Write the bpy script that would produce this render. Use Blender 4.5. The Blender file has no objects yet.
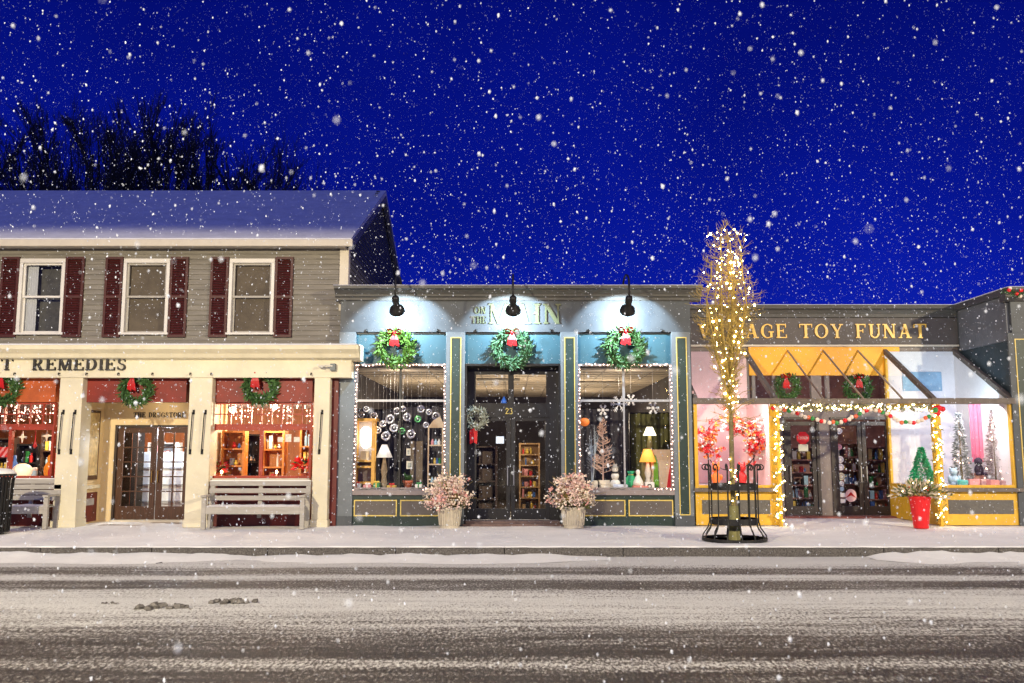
import bpy, math, random
from mathutils import Vector, Matrix, noise as mnoise
R = math.radians
random.seed(7)
scene = bpy.context.scene
COL = scene.collection

# ------------------------------------------------------------------ camera
F, HC = 900.0, 1.79
TILT = math.atan(109 / 900)
cT, sT = math.cos(TILT), math.sin(TILT)
cam_d = bpy.data.cameras.new('camera')
cam = bpy.data.objects.new('camera', cam_d); COL.objects.link(cam)
cam.location = (0, 0, HC); cam.rotation_euler = (math.pi / 2 + TILT, 0, 0)
cam_d.sensor_width = 36; cam_d.lens = F / 1024 * 36
cam_d.clip_start = 0.05; cam_d.clip_end = 3000
cam_d.dof.use_dof = True; cam_d.dof.focus_distance = 19.5; cam_d.dof.aperture_fstop = 2.0
scene.camera = cam

# ------------------------------------------------------------------ world, sun, street light, exposure
W = bpy.data.worlds.new('World'); scene.world = W; W.use_nodes = True
nt = W.node_tree
sky = nt.nodes.new('ShaderNodeTexSky'); sky.sky_type = 'NISHITA'; sky.sun_disc = False
SUN_EL, SUN_AZ = 48.0, 188.0          # weak cold fill sun added behind the viewer for roof and flakes
sky.sun_elevation = R(SUN_EL); sky.sun_rotation = R(SUN_AZ)
mul = nt.nodes.new('ShaderNodeMix'); mul.data_type = 'RGBA'; mul.blend_type = 'MULTIPLY'
mul.inputs[0].default_value = 1.0
mul.inputs[7].default_value = (0.0056, 0.0140, 0.335, 1)
nt.links.new(sky.outputs[0], mul.inputs[6])
bg = nt.nodes['Background']; bg.inputs[1].default_value = 0.15
tcw = nt.nodes.new('ShaderNodeTexCoord'); nzw = nt.nodes.new('ShaderNodeTexNoise'); nzw.inputs['Scale'].default_value = 3.2
nzw.inputs['Detail'].default_value = 5; nt.links.new(tcw.outputs['Generated'], nzw.inputs['Vector'])
mrw = nt.nodes.new('ShaderNodeMapRange'); mrw.inputs['From Min'].default_value = .3; mrw.inputs['From Max'].default_value = .7
mrw.inputs['To Min'].default_value = .82; mrw.inputs['To Max'].default_value = 1.22; nt.links.new(nzw.outputs['Fac'], mrw.inputs['Value'])
mul2 = nt.nodes.new('ShaderNodeMix'); mul2.data_type = 'RGBA'; mul2.blend_type = 'MULTIPLY'; mul2.inputs[0].default_value = 1.0
nt.links.new(mul.outputs[2], mul2.inputs[6]); nt.links.new(mrw.outputs[0], mul2.inputs[7])
nt.links.new(mul2.outputs[2], bg.inputs[0])

sun_d = bpy.data.lights.new('cool_fill_sun', 'SUN'); sun_d.energy = 0.36; sun_d.angle = R(6)
sun_d.color = (0.62, 0.72, 1.0)
sun = bpy.data.objects.new('cool_fill_sun', sun_d); COL.objects.link(sun)
sun.rotation_euler = (R(90 - SUN_EL), 0, R(180 - SUN_AZ))

def street_light(loc, power, tilt=(0, 0, 0)):
    d = bpy.data.lights.new('street_light', 'SPOT'); d.energy = power
    d.spot_size = R(172.6); d.spot_blend = 0.02; d.shadow_soft_size = 0.28
    d.color = (1.0, 0.85, 0.58)
    o = bpy.data.objects.new('street_light', d); COL.objects.link(o)
    o.location = loc; o.rotation_euler = tilt
street_light((19.0, -1.0, 8.6), 22000)
street_light((-9.5, -2.0, 8.6), 20500)

scene.view_settings.view_transform = 'Standard'; scene.view_settings.look = 'None'
scene.view_settings.exposure = 0.0; scene.view_settings.gamma = 1
scene.cycles.sample_clamp_indirect = 3.0
scene.cycles.sample_clamp_direct = 0.0
scene.cycles.max_bounces = 6; scene.cycles.transparent_max_bounces = 16
scene.cycles.caustics_reflective = False; scene.cycles.caustics_refractive = False

# ------------------------------------------------------------------ layout helpers (picture point on a plane y = Y)
def S(v, Y): return Y / (cT - (341.5 - v) / F * sT)
def X(u, v, Y): return (u - 512) / F * S(v, Y)
def Z(v, Y): return HC + S(v, Y) * (sT + (341.5 - v) / F * cT)
def P(u, v, Y): return Vector((X(u, v, Y), Y, Z(v, Y)))
def G(v, z=0.0):
    b = (341.5 - v) / F
    return (HC - z) * (cT - b * sT) / -(sT + b * cT)

# ------------------------------------------------------------------ materials
MATS = {}
def mat(name, col, rough=0.6, var=0.12, vscale=6.0, bump=0.0, bscale=40.0, metal=0.0, emit=None, estr=0.0,
        stretch=(1, 1, 1), col2=None, sample=True, spec=0.4):
    if name in MATS: return MATS[name]
    m = bpy.data.materials.new(name); m.use_nodes = True; n = m.node_tree; L = n.links
    b = n.nodes['Principled BSDF']
    b.inputs['Roughness'].default_value = rough; b.inputs['Metallic'].default_value = metal
    b.inputs['Specular IOR Level'].default_value = spec
    c = Vector(col)
    b.inputs['Base Color'].default_value = (*col, 1)
    if var or col2 or bump:
        tc = n.nodes.new('ShaderNodeTexCoord'); mp = n.nodes.new('ShaderNodeMapping')
        mp.inputs['Scale'].default_value = stretch
        L.new(tc.outputs['Object'], mp.inputs[0])
    if var or col2:
        nz = n.nodes.new('ShaderNodeTexNoise'); nz.inputs['Scale'].default_value = vscale
        nz.inputs['Detail'].default_value = 5; nz.inputs['Roughness'].default_value = 0.65
        L.new(mp.outputs[0], nz.inputs['Vector'])
        rp = n.nodes.new('ShaderNodeValToRGB')
        rp.color_ramp.elements[0].position = 0.3; rp.color_ramp.elements[1].position = 0.7
        lo = c * (1 - var); hi = Vector(col2) if col2 else c * (1 + var)
        rp.color_ramp.elements[0].color = (*lo, 1); rp.color_ramp.elements[1].color = (*[min(1, x) for x in hi], 1)
        L.new(nz.outputs['Fac'], rp.inputs[0]); L.new(rp.outputs[0], b.inputs['Base Color'])
    if bump:
        n2 = n.nodes.new('ShaderNodeTexNoise'); n2.inputs['Scale'].default_value = bscale
        n2.inputs['Detail'].default_value = 4
        L.new(mp.outputs[0], n2.inputs['Vector'])
        bp = n.nodes.new('ShaderNodeBump'); bp.inputs['Strength'].default_value = bump
        bp.inputs['Distance'].default_value = 0.02
        L.new(n2.outputs['Fac'], bp.inputs['Height']); L.new(bp.outputs[0], b.inputs['Normal'])
    if emit:
        b.inputs['Emission Color'].default_value = (*emit, 1); b.inputs['Emission Strength'].default_value = estr
        if not sample: m.cycles.emission_sampling = 'NONE'
    MATS[name] = m
    return m

def glass(name, tint=(1, 1, 1), refl=0.004, rough=0.02, fres=0.30):
    if name in MATS: return MATS[name]
    m = bpy.data.materials.new(name); m.use_nodes = True; n = m.node_tree; L = n.links
    n.nodes.remove(n.nodes['Principled BSDF'])
    out = n.nodes['Material Output']
    tr = n.nodes.new('ShaderNodeBsdfTransparent'); tr.inputs[0].default_value = (*tint, 1)
    gl = n.nodes.new('ShaderNodeBsdfGlossy'); gl.inputs['Roughness'].default_value = rough
    lw = n.nodes.new('ShaderNodeFresnel'); lw.inputs['IOR'].default_value = 1.45
    ma = n.nodes.new('ShaderNodeMath'); ma.operation = 'MULTIPLY_ADD'; ma.inputs[1].default_value = fres; ma.inputs[2].default_value = refl
    mx = n.nodes.new('ShaderNodeMixShader')
    L.new(lw.outputs[0], ma.inputs[0]); L.new(ma.outputs[0], mx.inputs[0])
    L.new(tr.outputs[0], mx.inputs[1]); L.new(gl.outputs[0], mx.inputs[2]); L.new(mx.outputs[0], out.inputs[0])
    MATS[name] = m
    return m

snow = mat('snow', (0.78, 0.79, 0.76), 0.75, 0.05, 3, 0.35, 14)
cream = mat('cream_paint', (0.64, 0.59, 0.43), 0.55, 0.10, 1.7, 0.06, 30)
cream_dim = mat('cream_panel', (0.66, 0.52, 0.30), 0.55, 0.06, 4)
taupe = mat('taupe_siding', (0.185, 0.17, 0.14), 0.7, 0.24, 3, 0.1, 60, stretch=(0.4, 1, 4))
trim_pale = mat('pale_trim', (0.56, 0.51, 0.41), 0.55, 0.06)
maroon = mat('maroon_shutter', (0.052, 0.006, 0.004), 0.55, 0.25, 8)
red_panel = mat('red_panel', (0.175, 0.011, 0.003), 0.5, 0.3, 3)
orange_panel = mat('orange_panel', (0.42, 0.085, 0.015), 0.5, 0.2, 4)
dark_red = mat('dark_red_paint', (0.095, 0.008, 0.005), 0.5, 0.2, 5)
red_frame = mat('red_window_frame', (0.30, 0.035, 0.015), 0.5, 0.15)
roof_snow = mat('roof_snow', (0.62, 0.63, 0.66), 0.8, 0.12, 2.5, 0.25, 10)
slate = mat('slate_paint', (0.060, 0.069, 0.078), 0.55, 0.2, 2.5, 0.06, 50)
slate_dark = mat('slate_cornice', (0.070, 0.068, 0.064), 0.55, 0.12, 5)
teal = mat('teal_panel', (0.030, 0.090, 0.118), 0.5, 0.10, 3)
green_dark = mat('dark_green_inset', (0.018, 0.035, 0.03), 0.45, 0.2)
gold = mat('gold_line', (0.62, 0.47, 0.12), 0.45, 0.1)
gold_letter = mat('gold_letter', (0.78, 0.48, 0.09), 0.4, 0.15, 10)
pale_letter = mat('pale_gold_letter', (0.105, 0.115, 0.06), 0.4, 0.1)
black_paint = mat('black_paint', (0.012, 0.011, 0.011), 0.4, 0.2)
black_letter = mat('black_letter', (0.02, 0.017, 0.015), 0.5, 0.1)
iron = mat('black_iron', (0.014, 0.014, 0.014), 0.5, 0.25, 20, metal=0.3)
bulk_brown = mat('bulkhead_inset', (0.10, 0.085, 0.075), 0.5, 0.12)
sill_grey = mat('sill_grey', (0.24, 0.20, 0.19), 0.6, 0.1)
brown_door = mat('brown_door', (0.065, 0.027, 0.012), 0.4, 0.3, 6, stretch=(6, 6, 0.6))
toy_grey = mat('toy_shop_grey', (0.20, 0.17, 0.155), 0.6, 0.18, 3)
toy_sign = mat('toy_sign_board', (0.085, 0.074, 0.068), 0.6, 0.12, 5)
amber = mat('amber_paint', (0.78, 0.37, 0.02), 0.5, 0.06, 3)
yellow = mat('yellow_paint', (0.62, 0.37, 0.03), 0.5, 0.12, 5)
beam_brown = mat('weathered_beam', (0.125, 0.105, 0.09), 0.7, 0.2, 6)
white_paint = mat('white_paint', (0.62, 0.60, 0.55), 0.5, 0.04)
pane = glass('clear_glass')
roof_pane = glass('roof_glass', (0.9, 0.93, 0.95), 0.0, fres=.06)
dark_pane = glass('screened_glass', (0.75, 0.73, 0.70), 0.01, 0.05)
bench_wood = mat('weathered_bench', (0.36, 0.34, 0.30), 0.75, 0.15, 6, 0.2, 30, stretch=(0.4, 4, 4))
stone_pot = mat('stone_planter', (0.52, 0.47, 0.37), 0.8, 0.12, 8, 0.3, 30)
dry_flower = mat('dried_hydrangea', (0.78, 0.58, 0.50), 0.8, 0.0)
dry_pale = mat('pale_hydrangea', (0.84, 0.74, 0.60), 0.8, 0.12, 20)
wreath_green = mat('wreath_green', (0.035, 0.11, 0.03), 0.7, 0.4, 14, col2=(0.09, 0.20, 0.05))
fresh_green = mat('wreath_lit_green', (0.04, 0.12, 0.015), 0.6, 0.4, 14, col2=(0.12, 0.24, 0.03))
frost_green = mat('wreath_frosted_green', (0.025, 0.10, 0.04), 0.6, 0.4, 14, col2=(0.10, 0.22, 0.10))
bow_red = mat('red_ribbon', (0.42, 0.006, 0.008), 0.4, 0.15, 8)
bark = mat('bark', (0.16, 0.13, 0.06), 0.85, 0.3, 20, 0.3, 40)
twig_m = mat('twig', (0.28, 0.205, 0.06), 0.8, 0.2, 20)
dark_bark = mat('far_bark', (0.02, 0.018, 0.018), 0.9, 0.2)
wood_orange = mat('orange_wood', (0.50, 0.19, 0.035), 0.5, 0.2, 5, stretch=(5, 5, 0.7))
wood_honey = mat('honey_wood', (0.62, 0.33, 0.06), 0.45, 0.12, 5, stretch=(5, 5, 0.7))
warm_bulb = mat('warm_bulb', (1, 0.8, 0.5), 0.3, 0, emit=(1.0, 0.76, 0.36), estr=26)
pink_bulb = mat('soft_white_bulb', (1, 0.85, 0.8), 0.3, 0, emit=(1.0, 0.58, 0.44), estr=7)
gold_bulb = mat('golden_bulb', (1, 0.8, 0.4), 0.3, 0, emit=(1.0, 0.74, 0.24), estr=85)
flame = mat('candle_flame', (1, 0.8, 0.4), 0.3, 0, emit=(1.0, 0.62, 0.25), estr=40)

# ------------------------------------------------------------------ mesh builder and tagging
BASE = {}
class MB:
    def __init__(s): s.v = []; s.f = []
    def add(s, vs, fs):
        k = len(s.v); s.v += [tuple(p) for p in vs]; s.f += [tuple(i + k for i in q) for q in fs]; return s
    def box(s, x0, x1, y0, y1, z0, z1):
        if x0 > x1: x0, x1 = x1, x0
        if y0 > y1: y0, y1 = y1, y0
        if z0 > z1: z0, z1 = z1, z0
        return s.add([(x0, y0, z0), (x1, y0, z0), (x1, y1, z0), (x0, y1, z0), (x0, y0, z1), (x1, y0, z1), (x1, y1, z1), (x0, y1, z1)],
                     [(0, 3, 2, 1), (4, 5, 6, 7), (0, 1, 5, 4), (1, 2, 6, 5), (2, 3, 7, 6), (3, 0, 4, 7)])
    def xz(s, pts, y0, y1):        # outline in x, z extruded along y
        n = len(pts)
        return s.add([(x, y0, z) for x, z in pts] + [(x, y1, z) for x, z in pts],
                     [tuple(range(n)), tuple(range(2 * n - 1, n - 1, -1))] + [(i, i + n, (i + 1) % n + n, (i + 1) % n) for i in range(n)])
    def yz(s, pts, x0, x1):        # outline in y, z extruded along x
        n = len(pts)
        return s.add([(x0, y, z) for y, z in pts] + [(x1, y, z) for y, z in pts],
                     [tuple(range(n)), tuple(range(2 * n - 1, n - 1, -1))] + [(i, i + n, (i + 1) % n + n, (i + 1) % n) for i in range(n)])
    def xy(s, pts, z0, z1):
        n = len(pts)
        return s.add([(x, y, z0) for x, y in pts] + [(x, y, z1) for x, y in pts],
                     [tuple(range(n - 1, -1, -1)), tuple(range(n, 2 * n))] + [(i, (i + 1) % n, (i + 1) % n + n, i + n) for i in range(n)])
    def tube(s, pts, r, n=6, cap=True):
        pts = [Vector(p) for p in pts]; k = len(pts)
        rr = r if isinstance(r, (list, tuple)) else [r] * k
        vs = []; prev = None
        for i, p in enumerate(pts):
            t = (pts[min(i + 1, k - 1)] - pts[max(i - 1, 0)])
            t = t.normalized() if t.length > 1e-9 else Vector((0, 0, 1))
            if prev is None:
                a = t.cross(Vector((0, 0, 1)) if abs(t.z) < 0.9 else Vector((1, 0, 0))).normalized()
            else:
                a = prev - t * prev.dot(t)
                a = a.normalized() if a.length > 1e-6 else t.orthogonal().normalized()
            prev = a; b = t.cross(a)
            for j in range(n):
                q = 2 * math.pi * j / n
                vs.append(p + (a * math.cos(q) + b * math.sin(q)) * rr[i])
        fs = [(i * n + j, i * n + (j + 1) % n, (i + 1) * n + (j + 1) % n, (i + 1) * n + j) for i in range(k - 1) for j in range(n)]
        if cap: fs += [tuple(range(n - 1, -1, -1)), tuple(range((k - 1) * n, k * n))]
        return s.add(vs, fs)
    def ring(s, c, rad, r, n=6, m=28, axis='z', a0=0, a1=2 * math.pi):
        full = abs(a1 - a0 - 2 * math.pi) < 1e-6
        pts = []
        for i in range(m + 1):
            q = a0 + (a1 - a0) * i / m
            e = (math.cos(q) * rad, math.sin(q) * rad)
            pts.append(Vector(c) + (Vector((e[0], e[1], 0)) if axis == 'z' else Vector((e[0], 0, e[1])) if axis == 'y' else Vector((0, e[0], e[1]))))
        return s.tube(pts, r, n, not full)
    def lathe(s, cx, cy, prof, n=20):
        vs = []; k = len(prof)
        for r, z in prof:
            for j in range(n):
                q = 2 * math.pi * j / n; vs.append((cx + r * math.cos(q), cy + r * math.sin(q), z))
        fs = [(i * n + j, i * n + (j + 1) % n, (i + 1) * n + (j + 1) % n, (i + 1) * n + j) for i in range(k - 1) for j in range(n)]
        fs += [tuple(range(n - 1, -1, -1)), tuple(range((k - 1) * n, k * n))]
        return s.add(vs, fs)
    def ball(s, c, r, n=10, m=6, sc=(1, 1, 1)):
        vs = [(c[0], c[1], c[2] - r * sc[2])]
        for i in range(1, m):
            a = math.pi * i / m
            for j in range(n):
                q = 2 * math.pi * j / n
                vs.append((c[0] + r * sc[0] * math.sin(a) * math.cos(q), c[1] + r * sc[1] * math.sin(a) * math.sin(q), c[2] - r * sc[2] * math.cos(a)))
        vs.append((c[0], c[1], c[2] + r * sc[2])); top = len(vs) - 1
        fs = [(0, 1 + (j + 1) % n, 1 + j) for j in range(n)]
        for i in range(m - 2):
            for j in range(n):
                a = 1 + i * n + j; b = 1 + i * n + (j + 1) % n
                fs.append((a, b, b + n, a + n))
        fs += [(1 + (m - 2) * n + j, 1 + (m - 2) * n + (j + 1) % n, top) for j in range(n)]
        return s.add(vs, fs)
    def leaf(s, c, d, L, w, up=None):
        d = Vector(d).normalized(); c = Vector(c)
        u = Vector(up) if up else Vector((random.uniform(-1, 1), random.uniform(-1, 1), random.uniform(-1, 1)))
        a = d.cross(u); a = a.normalized() if a.length > 1e-5 else d.orthogonal().normalized()
        nn = a.cross(d)
        return s.add([c, c + d * L * 0.5 + a * w * 0.5 + nn * w * 0.2, c + d * L, c + d * L * 0.5 - a * w * 0.5 + nn * w * 0.2], [(0, 1, 2, 3)])
    def holes(s, x0, x1, z0, z1, y0, y1, hs):     # wall with openings
        xs = sorted({x0, x1, *[h for q in hs for h in q[:2] if x0 < h < x1]})
        zs = sorted({z0, z1, *[h for q in hs for h in q[2:] if z0 < h < z1]})
        for i in range(len(xs) - 1):
            run = None
            for j in range(len(zs) - 1):
                cx, cz = (xs[i] + xs[i + 1]) / 2, (zs[j] + zs[j + 1]) / 2
                if any(q[0] < cx < q[1] and q[2] < cz < q[3] for q in hs):
                    if run is not None: s.box(xs[i], xs[i + 1], y0, y1, run, zs[j]); run = None
                elif run is None: run = zs[j]
            if run is not None: s.box(xs[i], xs[i + 1], y0, y1, run, z1)
        return s
    def build(s, name, m, parent=None, smooth=False, bevel=0.0, base=None):
        me = bpy.data.meshes.new(name)
        b = Vector(BASE.get(parent.name, (0, 0, 0))) if parent else Vector(base or (0, 0, 0))
        me.from_pydata([(p[0] - b.x, p[1] - b.y, p[2] - b.z) for p in s.v], [], s.f)
        me.materials.append(m); me.update()
        if smooth:
            for q in me.polygons: q.use_smooth = True
        o = bpy.data.objects.new(name, me); COL.objects.link(o)
        if parent: o.parent = parent
        else: o.location = b
        BASE[o.name] = b
        if bevel:
            md = o.modifiers.new('edge', 'BEVEL'); md.width = bevel; md.segments = 2; md.limit_method = 'ANGLE'
        return o

def tag(o, label=None, cat=None, group=None, kind=None):
    if label: o['label'] = label
    if cat: o['category'] = cat
    if group: o['group'] = group
    if kind: o['kind'] = kind
    return o
def thing(name, label, cat, base=(0, 0, 0), group=None):
    o = bpy.data.objects.new(name, None); COL.objects.link(o)
    o.location = base; o.empty_display_size = 0.2; BASE[o.name] = Vector(base)
    return tag(o, label, cat, group)
def copy_tree(o, parent=None, loc=None):
    c = o.copy(); COL.objects.link(c); BASE[c.name] = BASE.get(o.name, Vector())
    if parent: c.parent = parent
    if loc is not None: c.location = loc
    for ch in list(o.children): copy_tree(ch, c)
    return c
BULB = {}
def bulb(parent, pos, m, r=0.016, name='bulb'):
    key = (m.name, round(r, 4))
    if key not in BULB:
        b = MB().ball((0, 0, 0), r, 7, 4)
        me = bpy.data.meshes.new('bulb'); me.from_pydata(b.v, [], b.f); me.materials.append(m)
        for q in me.polygons: q.use_smooth = True
        BULB[key] = me
    o = bpy.data.objects.new(name, BULB[key]); COL.objects.link(o)
    o.parent = parent; o.location = Vector(pos) - BASE[parent.name]
    return o
def along(pts, step):
    out = []; pts = [Vector(p) for p in pts]; d = 0.0
    for a, b in zip(pts, pts[1:]):
        L = (b - a).length
        while d < L: out.append(a.lerp(b, d / L)); d += step
        d -= L
    return out
def jit(p, a): return Vector((p[0] + random.uniform(-a, a), p[1] + random.uniform(-a, a), p[2] + random.uniform(-a, a)))

# ------------------------------------------------------------------ lettering (serif strokes)
def glyph(ch):
    q = []  # list of convex polygons in a unit-high cell; returns polygons, width
    T, t, sf = 0.17, 0.075, 0.07
    def st(x, y0=0, y1=1, w=T): q.append([(x, y0), (x + w, y0), (x + w, y1), (x, y1)])
    def hb(x0, x1, y, h=t): q.append([(x0, y), (x1, y), (x1, y + h), (x0, y + h)])
    def dg(x0, y0, x1, y1, w): q.append([(x0, y0), (x0 + w, y0), (x1 + w, y1), (x1, y1)])
    def foot(x, w=T, y=0): hb(x - sf, x + w + sf, y if y == 0 else 1 - t)
    def arc(cx, cy, rx, ry, a0, a1, wx=T, wy=t, n=14):
        for i in range(n):
            p = [R(a0 + (a1 - a0) * k / n) for k in (i, i + 1)]
            q.append([(cx + rx * math.cos(p[0]), cy + ry * math.sin(p[0])), (cx + rx * math.cos(p[1]), cy + ry * math.sin(p[1])),
                      (cx + (rx - wx) * math.cos(p[1]), cy + (ry - wy) * math.sin(p[1])), (cx + (rx - wx) * math.cos(p[0]), cy + (ry - wy) * math.sin(p[0]))])
    w = 0.8
    if ch == 'T': st(.34); foot(.34); hb(0, .85, 1 - t); st(0, .74, 1, .06); st(.79, .74, 1, .06); w = .85
    elif ch == 'I': st(.07); foot(.07); foot(.07, y=1); w = .31
    elif ch in 'EF':
        st(.07); foot(.07); hb(0, .66, 1 - t); st(.60, .76, 1, .06); hb(.2, .5, .48); st(.45, .38, .64, .05)
        if ch == 'E': hb(0, .70, 0); st(.64, 0, .26, .06)
        w = .72
    elif ch == 'L': st(.07); foot(.07, y=1); hb(0, .66, 0); st(.60, 0, .28, .06); w = .68
    elif ch == 'R': st(.07); foot(.07); hb(0, .36, 1 - t); hb(.2, .36, .47); arc(.36, .735, .31, .265, -90, 90); dg(.56, 0, .30, .48, .19); hb(.5, .84, 0); w = .84
    elif ch == 'D': st(.07); hb(0, .32, 0); hb(0, .32, 1 - t); arc(.32, .5, .46, .5, -90, 90, T, t, 20); w = .82
    elif ch == 'H': st(.07); st(.56); foot(.07); foot(.56); foot(.07, y=1); foot(.56, y=1); hb(.2, .6, .47); w = .82
    elif ch == 'N': st(.10, w=.08); st(.68, w=.08); dg(.60, 0, .06, 1, .2); foot(.1, .08); hb(0, .16, 1 - t); hb(.6, .86, 1 - t); w = .86
    elif ch == 'M': st(.10, w=.07); st(.78); dg(.42, 0, .06, 1, .18); dg(.44, 0, .76, 1, .10); foot(.10, .07); foot(.78); hb(0, .2, 1 - t); hb(.8, 1.02, 1 - t); w = 1.02
    elif ch == 'A': dg(.08, 0, .38, 1, .08); dg(.58, 0, .34, 1, .18); hb(.2, .6, .3); hb(0, .24, 0); hb(.5, .86, 0); w = .86
    elif ch == 'V': dg(.36, 0, .08, 1, .18); dg(.40, 0, .68, 1, .08); hb(0, .34, 1 - t); hb(.58, .84, 1 - t); w = .84
    elif ch == 'Y': st(.34, 0, .48); foot(.34); dg(.34, .44, .06, 1, .18); dg(.42, .44, .68, 1, .08); hb(0, .32, 1 - t); hb(.58, .84, 1 - t); w = .84
    elif ch == 'U': st(.07, .3, 1); st(.60, .3, 1, .08); foot(.07, y=1); foot(.6, .08, 1); arc(.375, .32, .305, .33, 180, 360, .12, .09); w = .76
    elif ch == 'O': arc(.44, .5, .44, .51, 0, 360, T, .06, 28); w = .88
    elif ch in 'CG':
        arc(.44, .5, .44, .51, 48, 312, T, .06, 24); st(.68, .66, .92, .06)
        if ch == 'G': st(.60, .06, .42, .15); hb(.5, .84, .40)
        else: st(.68, .08, .2, .06)
        w = .84
    elif ch == 'S': arc(.33, .74, .27, .27, 30, 270, .13, t); arc(.33, .27, .29, .28, -150, 90, .13, t); st(.53, .7, .94, .05); st(.04, .06, .3, .05); w = .66
    elif ch == '2': arc(.3, .70, .28, .30, -20, 180, .1, t); dg(0, .05, .40, .62, .13); hb(0, .6, 0, .1); w = .62
    elif ch == '3': arc(.28, .74, .26, .26, -90, 160, .1, t); arc(.28, .26, .3, .28, -160, 90, .1, t); w = .6
    elif ch == ' ': w = .5
    else: st(.07); w = .31
    return q, w
def text(mb, s, x0, x1, z0, h, y, depth=0.03, gap=0.14):
    gl = [glyph(c) for c in s]
    tot = sum(g[1] for g in gl) + gap * (len(gl) - 1)
    k = (x1 - x0) / tot; x = 0; i = 0
    for g, w in gl:
        for poly in g:
            i += 1
            mb.xz([(x0 + (x + a) * k, z0 + b * h) for a, b in poly], y - depth - (i % 7) * 0.0006, y)
        x += w + gap
    return mb

# ================================================================== SETTING
def sheet(name, x0, x1, y0, y1, z, nx, ny, m, amp, sc, kind='structure'):
    mb = MB()
    for j in range(ny + 1):
        for i in range(nx + 1):
            x = x0 + (x1 - x0) * i / nx; y = y0 + (y1 - y0) * j / ny
            mb.v.append((x, y, z + amp * mnoise.fractal(Vector((x * sc[0], y * sc[1], 3.1)), 0.9, 2.0, 4)))
    for j in range(ny):
        for i in range(nx):
            a = j * (nx + 1) + i; mb.f.append((a, a + 1, a + nx + 2, a + nx + 1))
    o = mb.build(name, m, smooth=True); tag(o, kind=kind); return o

MB().add([(-600, -600, -0.03), (600, -600, -0.03), (600, 900, -0.03), (-600, 900, -0.03)], [(0, 1, 2, 3)]).build('ground', snow)
tag(bpy.data.objects['ground'], kind='structure')

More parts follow.
